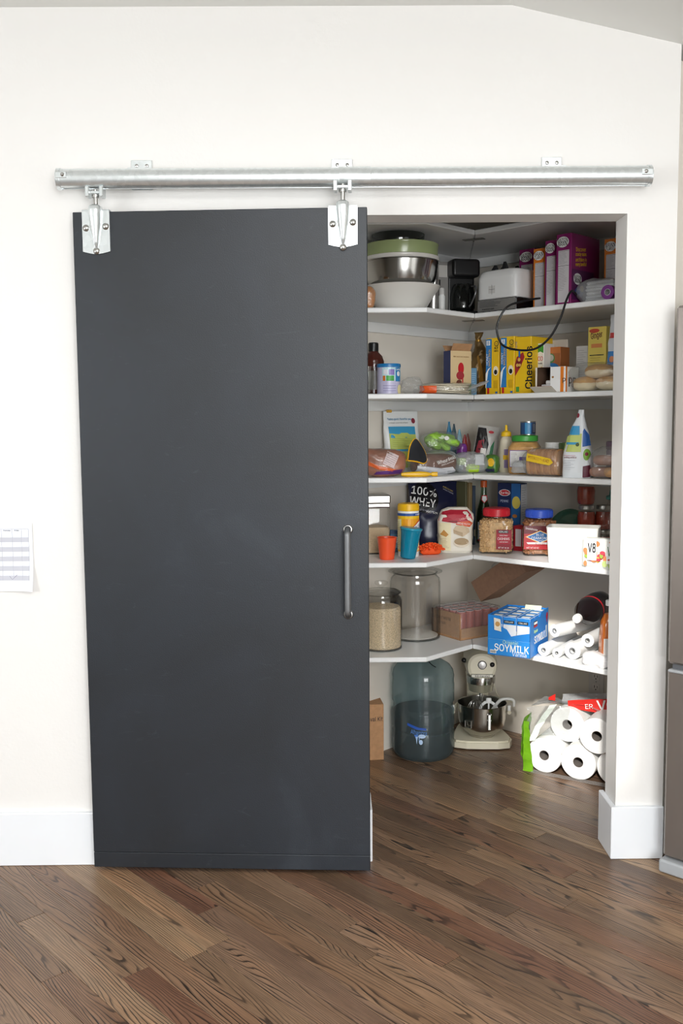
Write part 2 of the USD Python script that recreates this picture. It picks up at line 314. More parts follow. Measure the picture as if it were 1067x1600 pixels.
def drape(m, target, off=.002, lo=None):
    """lays a flat print (facing -y) on the front of a lumpy mesh"""
    m = m.copy(); v = np.array(m.vertices); tv = np.array(target.vertices); tn = target.vertex_normals
    s = tn[:, 1] < -.05; y = griddata(tv[s][:, [0, 2]], tv[s][:, 1], v[:, [0, 2]], 'linear'); bad = np.isnan(y)
    if bad.any(): y[bad] = griddata(tv[s][:, [0, 2]], tv[s][:, 1], v[bad][:, [0, 2]], 'nearest')
    m.vertices = np.stack([v[:, 0], v[:, 1]+y-off, v[:, 2]], 1); return m
def prints(t, face, w, d, items, wrapr=None, target=None):
    """flat print on a face: ('r', x0, x1, z0, z1, mat[, name]), ('o', cx, cz, rx, rz, mat), ('t', text, cx, cz, height, mat[, maxw, roll]), ('p', pts, mat)"""
    for i, it in enumerate(items):
        lift = .0002+.0003*i
        if it[0] == 'r': m, ma, nm = slab(*it[1:5], sub=3 if (wrapr or target is not None) else 0), it[5], it[6] if len(it) > 6 else 'printed_panel'
        elif it[0] == 'o': m, ma, nm = disc(*it[1:5]), it[5], 'printed_emblem'
        elif it[0] == 'p': m, ma, nm = plate(it[1], -.0005, 0), it[2], 'printed_shape'
        else:
            m = txt(it[1], it[4], it[6] if len(it) > 6 else None, roll=it[7] if len(it) > 7 else 0); m = mv(m, it[2], 0, it[3]); ma, nm = it[5], 'lettering'
        if wrapr:
            if it[0] in 'op': m = m.subdivide().subdivide()
            m = mv(wrap(mv(m, 0, -lift, 0), wrapr))
        elif target is not None:
            if it[0] in 'op': m = m.subdivide().subdivide()
            m = drape(mv(m, 0, -lift, 0), target)
        else: m = face_move(m, face, w, d, lift)
        obj(nm, m, ma, t, smooth=False)
def lines(x0, x1, z0, z1, n, m, seed=0, th=.0012):
    """rows of small print too fine to read, as thin bars"""
    rg = random.Random(seed); out = []
    for i in range(n):
        z = z1-(z1-z0)*(i+.5)/n
        out.append(('r', x0, x0+(x1-x0)*rg.uniform(.6, 1), z-th/2, z+th/2, m, 'small_print'))
    return out
def carton(name, label, cat, loc, rz, w, d, h, m, group=None, front=(), side=(), left=(), tilt=None, ch=.0015):
    t = thing(name, label, cat, loc, rz, group, tilt=tilt)
    obj('carton', cbox(-w/2, w/2, -d/2, d/2, 0, h, ch), m, t, smooth=False)
    prints(t, 'f', w, d, front); prints(t, 'r', w, d, side); prints(t, 'l', w, d, left)
    return t
def right_shelf(mx, my, d):
    """centre of a thing whose front middle is (mx, my) when it faces the open side of the right shelf"""
    return mx+d/2/R2, my+d/2/R2

def plate_holes(poly, y0, y1):
    m = trimesh.creation.extrude_polygon(poly, y1-y0, engine='earcut'); v = np.array(m.vertices)
    return fixed(np.stack([v[:, 0], y1-v[:, 2], v[:, 1]], 1), m.faces)
def rounded_prism(pts, t, r=.003):
    """board with eased edges: outline shrunk at top and bottom"""
    p = Polygon(pts); q = p.buffer(-r, join_style=2)
    P, Q = [np.array(x.exterior.coords)[:-1] for x in (p, q)]
    V = [(*c, z) for S, z in ((Q, 0), (P, r), (P, t-r), (Q, t)) for c in S]
    return trimesh.Trimesh(*(lambda h: (h.vertices, h.faces))(trimesh.convex.convex_hull(np.array(V)))) if p.convex_hull.area < p.area*1.0001 else prism(pts, 0, t)

# ================================================================== the room
PX, PY = .6488, 1.502                    # back corner of the pantry
XL, XR, TH, ZO, XW = .101, .9408, .1208, 2.1319, 1.1003
ZT = 2.768
def wall_top(x): return ZT if x < .567 else ZT-.224*(x-.567)
front = Polygon([(-3.3, 0), (XL, 0), (XL, ZO), (XR, ZO), (XR, 0), (XW, 0), (XW, wall_top(XW)), (.567, ZT), (-3.3, ZT)])
obj('wall_front', plate(list(front.exterior.coords), 0, TH), WALL, smooth=False, label='white painted wall around the pantry opening', kind='structure')
def wall_between(a, b, th, z1, side=1):
    a, b = np.array(a, float), np.array(b, float); d = (b-a)/np.linalg.norm(b-a); n = np.array([-d[1], d[0]])*side
    return prism([a, b, b+n*th, a+n*th], 0, z1)
q = PX-(PY-TH)
obj('wall_left', wall_between((PX, PY), (q, TH), .08, 2.72, -1), PANTRY, smooth=False, label='off-white left wall inside the pantry', kind='structure')
s = (PX+PY-XW)/2
obj('wall_right', wall_between((PX, PY), (XW+s, s), .08, 2.72, 1), PANTRY, smooth=False, label='off-white right wall inside the pantry', kind='structure')
obj('wall_alcove', wall_between((XW, 0.0), (XW+s-.003, s-.003), .06, 2.6, 1), mat('#e3ddd3', .75), smooth=False, label='white return wall beside the refrigerator', kind='structure')
obj('wall_kitchen', wall_between((XW+s, s), (3.4, PX+PY-3.4), .08, 2.6, 1), mat('#e3ddd3', .75), smooth=False, label='white kitchen wall behind the refrigerator', kind='structure')
obj('ceiling_pantry', prism([(PX, PY+.1), (q-.1, TH), (XW+.02, TH), (XW+s+.1, s)], 2.72, 2.76), mat('#262321', .9), smooth=False, label='dark ceiling of the pantry, its shade put into the colour', kind='structure')  # near-black colour stands in for the unlit space above the top shelf
CY0 = -5.7
# the skylight the sun comes through: its long sides follow the sun
SKY = [(-.475, -4.25), (-.105, -4.25), (.417, -2.163), (.047, -2.163)]
m = trimesh.creation.extrude_polygon(Polygon([(-3.3, CY0), (.567, CY0), (.567, 0), (-3.3, 0)], [SKY]), .08, engine='earcut'); m.apply_translation((0, 0, ZT))
obj('ceiling', m, CEIL, smooth=False, label='white flat ceiling along the front wall with a skylight', kind='structure')
sl = [(.567, ZT), (3.6, ZT-.224*3.033), (3.6, ZT-.224*3.033+.08), (.567, ZT+.08)]
obj('ceiling_slope', plate(sl, CY0, 0), CEIL, smooth=False, label='white sloping ceiling falling to the right', kind='structure')
sl2 = [(XW, wall_top(XW)), (3.6, ZT-.224*3.033), (3.6, ZT-.224*3.033+.08), (XW, wall_top(XW)+.08)]
obj('ceiling_alcove', plate(sl2, 0, 1.2), CEIL, smooth=False, label='white sloping ceiling over the refrigerator', kind='structure')
# room behind the camera: back wall with the sun window, side walls
bw = Polygon([(-3.3, 0), (3.6, 0), (3.6, 2.1), (.567, ZT), (-3.3, ZT)])
obj('wall_back', plate_holes(bw, CY0, CY0+.1), WALL, smooth=False, label='white back wall of the kitchen', kind='structure')
obj('wall_room_left', box(-3.4, -3.3, CY0, .12, 0, ZT), WALL, smooth=False, label='white left wall of the kitchen', kind='structure')
obj('wall_room_right', box(3.4, 3.5, CY0, -1.2, 0, 2.3), WALL, smooth=False, label='white right wall of the kitchen', kind='structure')
sk = Polygon(SKY)
m = trimesh.creation.extrude_polygon(sk.buffer(.07, join_style=2).difference(sk), .02, engine='earcut'); m.apply_translation((0, 0, ZT-.0205))
obj('window_1', m, TRIM, smooth=False, label='white frame of the long skylight in the ceiling', kind='structure')
def window_frame(x0, x1, z0, z1, y, nv, nh):
    b = [box(x0-.07, x1+.07, y, y+.03, z1, z1+.07), box(x0-.07, x1+.07, y, y+.03, z0-.07, z0), box(x0-.07, x0, y, y+.03, z0, z1), box(x1, x1+.07, y, y+.03, z0, z1)]
    b += [box(x0+(x1-x0)*i/nv-.02, x0+(x1-x0)*i/nv+.02, y+.1, y+.12, z0, z1) for i in range(1, nv)]
    b += [box(x0, x1, y+.1, y+.12, z0+(z1-z0)*i/nh-.02, z0+(z1-z0)*i/nh+.02) for i in range(1, nh)]
    return cat_(b)
obj('window_2', window_frame(.2, 1.9, .4, 2.05, CY0+.1, 2, 2), TRIM, smooth=False, label='wide white framed window in the back wall', kind='structure')
obj('window_3', mv(rot(window_frame(-.8, .8, .95, 2.25, 0, 2, 1), -90, [0, 0, 1]), -3.3, -2.6, 0), TRIM, smooth=False, label='white framed window in the left wall', kind='structure')
# floor: narrow stained oak planks laid diagonally
FL = UsdGeom.Xform.Define(stage, '/World/floor'); tag(FL.GetPrim(), label='dark stained oak plank floor laid diagonally', kind='structure')
obj('subfloor', box(-3.4, 3.6, CY0, 2.2, -.09, -.0185), mat('#3a2c22', .6), '/World/floor', smooth=False)
rg = random.Random(11)
ang = math.radians(-48.0); du = np.array([math.cos(ang), math.sin(ang)]); dn = np.array([-du[1], du[0]]); PW = .083
for row in range(-26, 26):
    n0 = row*PW+.031; pos = -3.2-rg.uniform(0, 1)
    while pos < 2.8:
        ln = rg.choice([.55, .7, .85, 1.0, 1.2, 1.45, 1.7])*rg.uniform(.9, 1.1); a, b = pos, pos+ln; pos = b
        corners = [du*u+dn*(n0+PW*k) for u in np.linspace(a, b, 7) for k in (0, 1)]
        if not any(-1.75 < c[0] < 2.0 and -1.55 < c[1] < 1.5 and c[0]-c[1] > PX-PY-.02 and c[0]+c[1] < PX+PY+.02 for c in corners): continue
        x = UsdGeom.Xform  # each plank is one mesh with its own origin, so that its grain is its own
        p = path_for('/World/floor', 'plank'); c = du*(a+b)/2+dn*(n0+PW/2)
        dz = rg.uniform(-.0004, .0002)
        mm = cbox(-ln/2+.0005, ln/2-.0005, -PW/2+.0004, PW/2-.0004, -.018, dz, .001)
        g = usdkit.mesh(stage, p, mm, OAK)
        g.AddTranslateOp().Set(Gf.Vec3d(float(c[0]), float(c[1]), 0)); g.AddRotateZOp().Set(math.degrees(ang))

BB, BT = .1812, .018
def baseboard(name, runs, label):
    obj(name, cat_([cbox(*r, 0, BB, .0025) for r in runs]), TRIM, smooth=False, label=label, kind='structure')
baseboard('baseboard_left', [(-3.3, XL+BT, -BT, 0), (XL, XL+BT, -.004, TH+BT)], 'tall white baseboard left of the pantry opening')
baseboard('baseboard_right', [(XR-BT, XW, -BT, 0), (XR-BT, XR, -.004, TH+BT)], 'tall white baseboard right of the pantry opening')

# ================================================================== sliding door, rail
DL, DR = np.array([-.8054, -.065]), np.array([.1073, -.115])
DW = float(np.linalg.norm(DR-DL)); DRZ = math.degrees(math.atan2(*(DR-DL)[::-1])); DZ0, DZ1, DT = .0159, 2.1321, .038
door = thing('door_1', 'charcoal chalkboard sliding door hanging left of the pantry opening', 'door', (*DL, 0), DRZ, kind='structure')
obj('door_panel', cbox(0, DW, 0, DT, .068, DZ1, .002), DOORP, door, smooth=False)
obj('bottom_rail', cbox(0, DW, .001, DT-.001, DZ0, .067, .002), DOORP, door, smooth=False)
def hanger(x0, x1, zb, zt, ztop):
    xc, w = (x0+x1)/2, x1-x0
    pts = [(x0, zt), (x0, zb+.008)]+[(x0+w*i/8, zb+.008-.008*math.sin(math.pi*i/8)) for i in range(1, 8)]+[(x1, zb+.008), (x1, zt)]
    h = obj('hanger_plate', plate(pts, -.005, -.0002), GALV, door, smooth=30)
    obj('plate_fold', cat_([cbox(x0, xc-.02, -.005, DT, zt, zt+.004, .001), cbox(xc+.02, x1, -.005, DT, zt, zt+.004, .001)]), GALV, h, smooth=False)
    hs = loft(dense([(zt-.115, .004, .004, 2, 0, 0), (zt-.095, .010, .014, 2.2, 0, 0), (zt-.03, .019, .026, 2.6, 0, 0), (zt+.0, .021, .028, 2.8, 0, 0), (zt+.012, .019, .024, 2.4, 0, 0), (zt+.018, .01, .013, 2, 0, 0)], 3), 24)
    obj('bolt_housing', mv(hs, xc, -.004, 0), GALV, h)
    obj('hanger_bolt', mv(lathe([(.007, zt), (.007, ztop-.012), (.011, ztop-.012), (.011, ztop-.004), (.006, ztop-.003), (.006, ztop+.012)], 14), xc, .002, 0), STEEL_B, h)
    cl = [cbox(xc-.028, xc-.016, -.016, .02, ztop-.012, ztop+.02, .002), cbox(xc+.016, xc+.028, -.016, .02, ztop-.012, ztop+.02, .002), cbox(xc-.018, xc+.018, -.01, .014, ztop-.002, ztop+.006, .001)]
    obj('trolley_clevis', cat_(cl), GALV, h)
    for dx, z in ((-.031, zt-.052), (.031, zt-.048), (0, zt-.122)):
        b = lathe([(.0105, 0), (.0105, .0015), (.009, .004), (.005, .0065), (0.001, .007)], 16)
        obj('bolt_head', mv(rot(b, 90, [1, 0, 0]), xc+dx, -.005, z), STEEL_B, h)
hanger(.031, .117, 2.003, 2.134, 2.187); hanger(.795, .885, 2.012, 2.1335, 2.19)
hx = .0437+.8054
def handle():
    bar = tube([(hx, -.002, 1.139), (hx, -.02, 1.142), (hx, -.042, 1.132), (hx, -.048, 1.112), (hx, -.048, 1.0), (hx, -.048, .90), (hx, -.042, .878), (hx, -.02, .868), (hx, -.002, .868)], .0105, 14, 6)
    h = obj('pull_handle', bar, mat('#77797b', .5, .8), door, label='grey metal pull handle')
    for z in (1.14, .868):
        obj('handle_flange', mv(rot(lathe([(.016, 0), (.016, .004), (.0135, .008), (.011, .009)], 20), 90, [1, 0, 0]), hx, 0, z), STEEL_B, h)
handle()

RZ, RY, RR, RX0, RX1 = 2.2325, -.062, .0305, -.842, .985
rail = thing('track_rail', 'galvanized steel round track rail mounted above the sliding door', 'rail', ((RX0+RX1)/2, RY, RZ))
a = np.linspace(-90+17, 270-17, 40); L2 = (RX1-RX0)/2
def rail_prof(r): return [(r*math.cos(math.radians(t)), max(r*math.sin(math.radians(t)), -r*.93)) for t in a]
ro, ri = rail_prof(RR), rail_prof(RR-.003)
rm = trimesh.creation.extrude_polygon(Polygon(ro+ri[::-1]), 2*L2, engine='earcut'); v = np.array(rm.vertices)
obj('rail_tube', fixed(np.stack([v[:, 2]-L2, v[:, 0], v[:, 1]], 1), rm.faces), GALV, rail, smooth=25)
obj('splice_sleeve', rot(lathe([(RR+.0012, -.05), (RR+.0018, -.049), (RR+.0018, .049), (RR+.0012, .05)], 40).slice_plane((0.022, 0, 0), (-1, 0, 0)), 90, [0, 1, 0]), GALV, rail, smooth=25)
for sx in (-1, 1):
    x = sx*L2
    clip = [cbox(min(x-sx*.03, x+sx*.004), max(x-sx*.03, x+sx*.004), -RR-.003, -RR+.001, -.004, .014, .001), cbox(min(x, x+sx*.005), max(x, x+sx*.005), -RR-.002, RR, -.03, .03, .001)]
    e = obj('end_stop', cat_(clip[:1] + [mv(rot(shell([(RR+.002, 0), (RR+.002, .012), (RR+.001, .0125)], .0015, 30), 90*sx, [0, 1, 0]), x-sx*.006)]), GALV, rail)
    obj('stop_screw', mv(rot(lathe([(.006, 0), (.006, .002), (.003, .005), (.0005, .0052)], 12), 90, [1, 0, 0]), x-sx*.018, -RR-.003, .006), STEEL_B, e)
    obj('end_cap', mv(rot(lathe([(RR-.004, 0), (RR-.004, .002)], 30), 90, [0, 1, 0]), x-.001 if sx < 0 else x-.001), BLACK, rail)
for bx0, bx1, zt in ((-.632, -.566, 2.304), (.0, .066, 2.304), (.664, .728, 2.307)):
    ox = (RX0+RX1)/2; x0, x1 = bx0-ox, bx1-ox
    br = obj('wall_bracket', cat_([cbox(x0, x1, -RY-.005, -RY-.0005, -.02, zt-RZ, .0015), cbox(x0, x1, 0, -RY-.003, RR-.001, RR+.004, .001)]), GALV, rail, smooth=False)
    for f in (.27, .75):
        obj('bracket_screw', mv(rot(lathe([(.006, 0), (.005, .003), (.0005, .0045)], 12), 90, [1, 0, 0]), x0+(x1-x0)*f, -RY-.005, zt-RZ-.018), STEEL_B, br)

# ================================================================== wall chart
pp = thing('wall_chart', 'printed weekly chart on white paper taped to the wall at left edge', 'paper', (-1.128, -.0015, .9331))
gx, gz = np.meshgrid(np.linspace(-.14, .14, 29), np.linspace(0, .2243, 25)); gx, gz = gx.ravel(), gz.ravel()
curl = .016*np.clip((gx-.05)/.09, 0, 1)**2*np.clip(1-gz/.12, 0, 1)**1.6+.003*np.clip(1-gz/.1, 0, 1)
F = grid_faces(25, 29, False); sheet = trimesh.Trimesh(np.vstack([np.stack([gx, -curl-.0012, gz], 1), np.stack([gx, -curl-.0006, gz], 1)]), np.vstack([F, F[:, ::-1]+len(gx)]), process=False)
obj('paper_sheet', sheet, mat('#e9ebf4', .7), pp)
GR = mat('#c3c4cd', .8); GL = mat('#a9abb6', .8)
class Flat: pass
it = []
for i in range(5): it.append(('r', -.125, .128, .036+.0315*i, .036+.0315*i+.0155, GR, 'shaded_row'))
for x in (-.125, -.1, -.05, .006, .04, .075, .105, .128): it.append(('r', x-.0003, x+.0003, .036, .205, GL, 'ruled_line'))
it.append(('r', -.125, .128, .2044, .205, GL, 'ruled_line'))
for s_, x in (('Monday', -.088), ('Tuesday', -.045), ('Wednesday', .022), ('Thursday', .058), ('Friday', .09)): it.append(('t', s_, x, .2, .004, mat('#6a6c78', .8), .027))
for k, e in enumerate(it):
    m = slab(*e[1:5]) if e[0] == 'r' else mv(txt(e[1], e[4], e[6], bold=False), e[2], 0, e[3])
    for _ in range(3 if e[0] == 'r' else 0): m = m.subdivide()
    v = np.array(m.vertices); v[:, 1] += -.0016-.00002*k-(.016*np.clip((v[:, 0]-.05)/.09, 0, 1)**2*np.clip(1-v[:, 2]/.12, 0, 1)**1.6+.003*np.clip(1-v[:, 2]/.1, 0, 1)); m.vertices = v
    obj(e[6] if e[0] == 'r' else 'lettering', m, e[5], pp, smooth=False)
obj('pen_tick', tube([(.062, -.0036, .05), (.071, -.0042, .0385), (.087, -.005, .054)], .0006, 6, smooth=False), mat('#6a6c86', .7), pp)

# ================================================================== refrigerator
fr = thing('refrigerator', 'brushed steel refrigerator at the right edge of the frame', 'refrigerator', (1.068, -.10, 0), -45)
FST = mat('#847c76', .36, .75); FGR = mat('#a2a5a8', .45)
obj('cabinet', cbox(.012, .90, .06, .62, .03, 1.79, .004), mat('#6e6c6a', .5), fr, smooth=False)
obj('upper_door', cbox(0, .91, 0, .055, .695, 1.83, .008), FST, fr, smooth=False)
obj('freezer_drawer', cbox(0, .91, 0, .055, .05, .675, .008), FST, fr, smooth=False)
obj('door_gasket', cbox(.012, .90, .012, .058, .672, .698, .002), mat('#54565a', .6), fr, smooth=False)
obj('drawer_lip', cbox(.004, .906, -.004, .02, .668, .678, .003), FGR, fr, smooth=False)
obj('kick_plate', rbox(-.004, .914, -.02, .07, .002, .046, .008), FGR, fr)

# ================================================================== pantry shelves
BX, BY, AY = .5832, .8725, .6553
ZS = [2.236, 1.9003, 1.5668, 1.2362, .8965, .5115]; ST = .020
names = ['top', 'second', 'third', 'fourth', 'fifth', 'lowest']
ax = BX-(BY-AY); g = .002
def shelf(z, nm):
    t = thing('shelf', 'white painted L-shaped corner shelf, %s from the top' % nm if nm not in ('top', 'lowest') else 'white painted L-shaped corner shelf, the %s one' % ('topmost' if nm == 'top' else 'lowest'), 'shelf', (0, 0, z))
    # left board: bounded by left wall, its angled front cut, the front edge and the seam to the corner
    lw = (AY+PX-PY)
    obj('left_board', rounded_prism([(lw+g, AY), (ax, AY), (BX, BY), (PX, PY-2*g)], ST), SHELF, t, smooth=False)
    xr = PX+PY
    rx = xr-(TH+.10)
    rp = Polygon([(BX+.0015, BY), (BX+BY-(TH+.06), TH+.06), (rx+.3, TH-.34), (PX+.0015, PY-2*g)]).intersection(Polygon([(XW-.09-3, -3), (XW-.09+3, 3), (-3, 3)])).intersection(Polygon([(0, TH+.06), (3, TH+.06), (3, 3), (0, 3)]))
    obj('right_board', rounded_prism(list(rp.exterior.coords)[:-1], ST), SHELF, t, smooth=False)
    def cleat(a, b, n):
        a, b, n = np.array(a), np.array(b), np.array(n)/R2; return prism([a+n*.001, b+n*.001, b+n*.019, a+n*.019], -.042, -.0005)
    obj('wall_cleat', cleat((PX-.02, PY-.02), (lw+.0, AY), (1, -1)), SHELF, t, smooth=False)
    obj('wall_cleat', cleat((PX+.0, PY-.0), (1.50, PX+PY-1.50), (-1, -1)), SHELF, t, smooth=False)
    d = np.array([PX-BX, PY-BY]); d /= np.linalg.norm(d); m0 = np.array([BX, BY])+d*.09
    pl = rot(cbox(-.018, .018, -.045, .045, -.003, -.0004, .0005), math.degrees(math.atan2(d[1], d[0]))-20, [0, 0, 1])
    mp = obj('mending_plate', mv(pl, *m0), STEEL_B, t, smooth=False, label='grey metal mending plate under the board')
    for k in (-.03, .03): obj('plate_screw', mv(lathe([(.004, -.0045), (.004, -.003)], 10), m0[0]+d[0]*k, m0[1]+d[1]*k), mat('#4b4b4c', .4, .8), mp)
for z, nm in zip(ZS, names): shelf(z, nm)
T1, T2, T3, T4, T5 = [z+ST for z in ZS[1:]]
# ================================================================== second shelf (bowls, appliances, cereal)
BWX, BWY = .281, .858
t = thing('white_bowl', 'wide white flared serving bowl under the steel bowl', 'bowl', (BWX, BWY, T1))
obj('bowl_body', shell([(.096, 0), (.1, .004), (.098, .01), (.118, .045), (.142, .08), (.158, .1), (.160, .104)], .004, 48), mat('#e9e6df', .25), t)
t = thing('steel_mixing_bowl', 'polished stainless steel mixing bowl stacked between white and green bowls', 'bowl', (BWX, BWY, T1))
obj('bowl_body', shell([(.085, .062), (.105, .075), (.128, .105), (.143, .14), (.150, .185), (.152, .2)], .002, 56), STEEL, t)
obj('rolled_rim', lathe([(.150, .198), (.1545, .199), (.1545, .203), (.150, .204)], 56), STEEL, t)
t = thing('white_baking_dish', 'white round dish with a thick rim under the green dish', 'dish', (BWX, BWY, T1))
obj('dish_body', shell([(.11, .17), (.135, .19), (.152, .206), (.155, .212), (.155, .219), (.150, .221)], .004, 48), mat('#e9e6df', .25), t)
t = thing('green_baking_dish', 'sage green round baking dish near top of the bowl stack', 'dish', (BWX, BWY, T1))
obj('dish_body', shell([(.120, .2), (.142, .212), (.149, .225), (.150, .262), (.152, .268), (.151, .270)], .004, 48), mat('#a9b882', .2), t)
t = thing('glass_bowl', 'dark glass bowl on top of the bowl stack', 'bowl', (BWX-.012, BWY, T1))
obj('bowl_body', shell([(.085, .236), (.098, .25), (.104, .28), (.107, .306), (.108, .312)], .003, 40), GLASS_DARK, t)
t = thing('snack_bag', 'small orange snack bag beside the white serving bowl', 'bag', (.13, .70, T1))
b = pillow(.075, .05, .09, .006, 30, 3); obj('bag_body', b, mat('#c9843f', .4, var=.25, vscale=25), t)
obj('bag_film', b.copy().apply_scale(1.03), FILM, t)

t = thing('coffee_maker', 'black drip coffee maker beside the bowl stack', 'coffee maker', (.548, 1.07, T1), 12)
obj('body', rbox(-.062, .062, -.02, .10, 0, .238, .012), BLACK, t)
obj('brew_head', rbox(-.062, .062, -.09, .03, .165, .24, .014), BLACK, t)
obj('warming_base', rbox(-.062, .062, -.095, .02, 0, .022, .008), BLACK, t)
obj('carafe', mv(shell([(.04, 0), (.052, .012), (.054, .06), (.045, .1), (.036, .115)], .002, 28), 0, -.04, .024), GLASS_DARK, t)
obj('carafe_handle', tube([(.022, -.088, .125), (.03, -.112, .12), (.028, -.116, .09), (.016, -.1, .05), (.008, -.095, .04)], .004, 8), mat('#6b6b6c', .2, .6), t)
t = thing('pepper_bottle', 'small white plastic bottle left of the coffee maker', 'bottle', (.459, .962, T1))
obj('bottle_body', lathe([(.013, 0), (.0135, .004), (.0135, .08), (.010, .088)], 20), WHITEP, t)
obj('cap', lathe([(.011, .088), (.0115, .09), (.011, .112), (.009, .115)], 20), mat('#d3d0cc', .4), t)
t = thing('steel_tumbler', 'steel tumbler half hidden behind the bowl stack', 'tumbler', (.425, .985, T1))
obj('tumbler_body', shell([(.026, 0), (.028, .02), (.031, .15)], .002, 24), STEEL_B, t)
t = carton('tea_carton', 'grey narrow carton behind the white plastic bottle', 'box', (.462, 1.06, T1), 20, .05, .06, .235, mat('#8d8a86', .5), front=[('r', -.02, .02, .17, .22, mat('#c9c6c0', .5))])

# white appliance with a black base, its cord hanging over the shelf edge
ax_, ay_ = right_shelf(.674, .898, .2)
ap = thing('toaster', 'white and black toaster with its cord hanging over the shelf edge', 'toaster', (ax_, ay_, T1), -45)
sec = [(.062, .1, .094, 7), (.066, .103, .1, 7), (.15, .102, .1, 7), (.165, .1, .096, 6), (.178, .096, .09, 5), (.182, .085, .08, 5)]
obj('cover', loft(dense(sec, 3), 48), WHITEP, ap, smooth=40)
obj('base', cbox(-.098, .098, -.094, .094, .008, .062, .004), BLACK, ap, smooth=False)
for x in (-.08, .08):
    for y in (-.075, .075): obj('foot', mv(lathe([(.01, 0), (.01, .009)], 12), x, y), BLACK, ap)
prints(ap, 'f', .196, .188, [('r', -.094, .094, .014, .06, mat('#9c9a97', .3, .5), 'rating_plate')] + lines(-.085, .03, .03, .056, 5, INK, 1) + [('t', 'TOASTER 120V', -.04, .022, .006, INK, .08)])
for s_ in (-.03, .03): obj('bread_slot', mv(cbox(-.07, .07, s_-.012, s_+.012, .176, .1835, .001)), BLACK, ap, smooth=False)
prints(ap, 'f', .196, .2, [('r', -.035, -.002, .085, .115, mat('#d8d6d2', .5), 'sticker'), ('r', -.033, -.004, .1, .1012, INK, 'small_print'), ('r', -.019, -.018, .08, .12, INK, 'small_print')])
cord = np.array([(.87, .85, 1.975), (.83, .79, 1.968), (.755, .735, 1.95), (.688, .70, 1.925), (.655, .70, 1.875), (.648, .705, 1.83), (.668, .69, 1.775), (.72, .64, 1.752), (.775, .585, 1.752), (.82, .54, 1.79), (.855, .52, 1.86), (.88, .53, 1.93), (.905, .555, 1.965), (.935, .60, 1.955), (.97, .66, 1.935)])
obj('power_cord', local(ap, tube(cord, .0042, 8, 8)), mat('#1b1b1d', .45), ap)
for i, (sx_, h_) in enumerate(((.70, .245), (.748, .235), (.775, .262), (.845, .245))):
    t = thing('black_spatula', ('leftmost black spatula blade behind the toaster', 'small black spatula blade second from left behind the toaster', 'tallest black spatula blade behind the toaster', 'rightmost black spatula blade behind the toaster, next to the cereal')[i], 'spatula', (sx_, 1.2, T1), -25, group='spatulas behind the toaster', tilt=(0, 6-4*i, 0))
    obj('blade', mv(loft(dense([(.13, .004, .003, 2), (.16, .02, .003, 2), (.21, .024, .003, 2.4), (h_, .006, .002, 2)], 3), 20)), mat('#232326', .5), t)
    obj('grip', lathe([(.006, 0), (.007, .08), (.005, .14)], 10), BLACK, t)

PUR = mat('#8c1f67', .38); PURD = mat('#5d2058', .4); ORA = mat('#e8842a', .42); PANEL = mat('#d8d4d6', .55)
def bran(name, label, mx, my, w, d, h, m, extra=(), rz=-45, top='RAISIN', bot='BRAN'):
    x, y = right_shelf(mx, my, d)
    fr_ = [('r', -w*.36, w*.36, h*.04, h*.77, PANEL, 'nutrition_panel')] + [('r', -w*.36, w*.36, h*.76-.0008, h*.76, INK, 'rule'), ('r', -w*.36, w*.36, h*.55, h*.55+.0012, INK, 'rule')] + lines(-w*.33, w*.3, h*.57, h*.75, 9, mat('#8a8589', .6), 3, .0008) + lines(-w*.33, w*.3, h*.2, h*.53, 14, mat('#9a959a', .6), 4, .0008)
    fr_ += [('o', 0, h*.88, w*.40, h*.075, WHT), ('t', top, 0, h*.905, h*.055, INK, w*.66), ('t', bot, 0, h*.852, h*.055, INK, w*.6)]
    return carton(name, label, 'cereal box', (x, y, T1), rz, w, d, h, m, group='cereal boxes on the second shelf', front=fr_, side=extra)
bran('cereal_box', 'purple cereal box behind the toaster, shorter than its neighbours', .826, 1.012, .078, .16, .282, PUR)
bran('cereal_box', 'orange and grey cereal box between the purple ones', .835, .80, .06, .19, .247, ORA, top='BRAN', bot='FLAKES')
bran('cereal_box', 'second purple cereal box, left of the tallest one', .862, .718, .055, .2, .263, PUR)
sd = [('t', 'Discover', -.035, .215, .016, YEL, .075, 6), ('t', 'crunchy raisins', -.035, .195, .014, YEL, .08, 6), ('t', 'and flakes in', -.035, .176, .014, YEL, .08, 6), ('t', 'every bowlful!', -.035, .157, .014, YEL, .08, 6),
      ('r', -.1, .06, .02, .135, PURD, 'front_panel'), ('o', -.06, .1, .03, .022, WHT), ('t', 'RAISIN', -.06, .106, .014, INK, .05), ('t', 'BRAN', -.06, .092, .014, INK, .042), ('o', -.05, .05, .03, .02, mat('#3b6bb0', .4)), ('o', -.03, .065, .014, .012, YEL)]
bran('cereal_box', 'tallest purple cereal box with yellow lines of text on its wide face', .889, .623, .066, .21, .270, PUR, sd)
bran('cereal_box', 'orange topped cereal box half hidden by the right jamb', 1.083, .662, .06, .15, .258, ORA, top='BRAN', bot='FLAKES')
t = thing('napkin_bag', 'clear bag holding white napkins beside a purple roll', 'bag', (1.015, .563, T1), -45)
obj('bag_film', pillow(.19, .1, .098, .012, 25, 8), FILM_GREY, t)
t2 = thing('napkin_stack', 'white folded napkins inside the clear bag on the second shelf', 'napkins', (1.026, .556, T1), -45)
for k in range(6): obj('napkin', mv(rbox(-.06+.002*(k%3), .06-.002*(k%2), -.035, .035, 0, .0125, .006, 8), 0, 0, .004+.0128*k), mat('#e6e3e1', .7), t2)
t = thing('purple_tape_roll', 'purple roll beside the bagged napkins', 'roll', (1.02, .463, T1), -45)
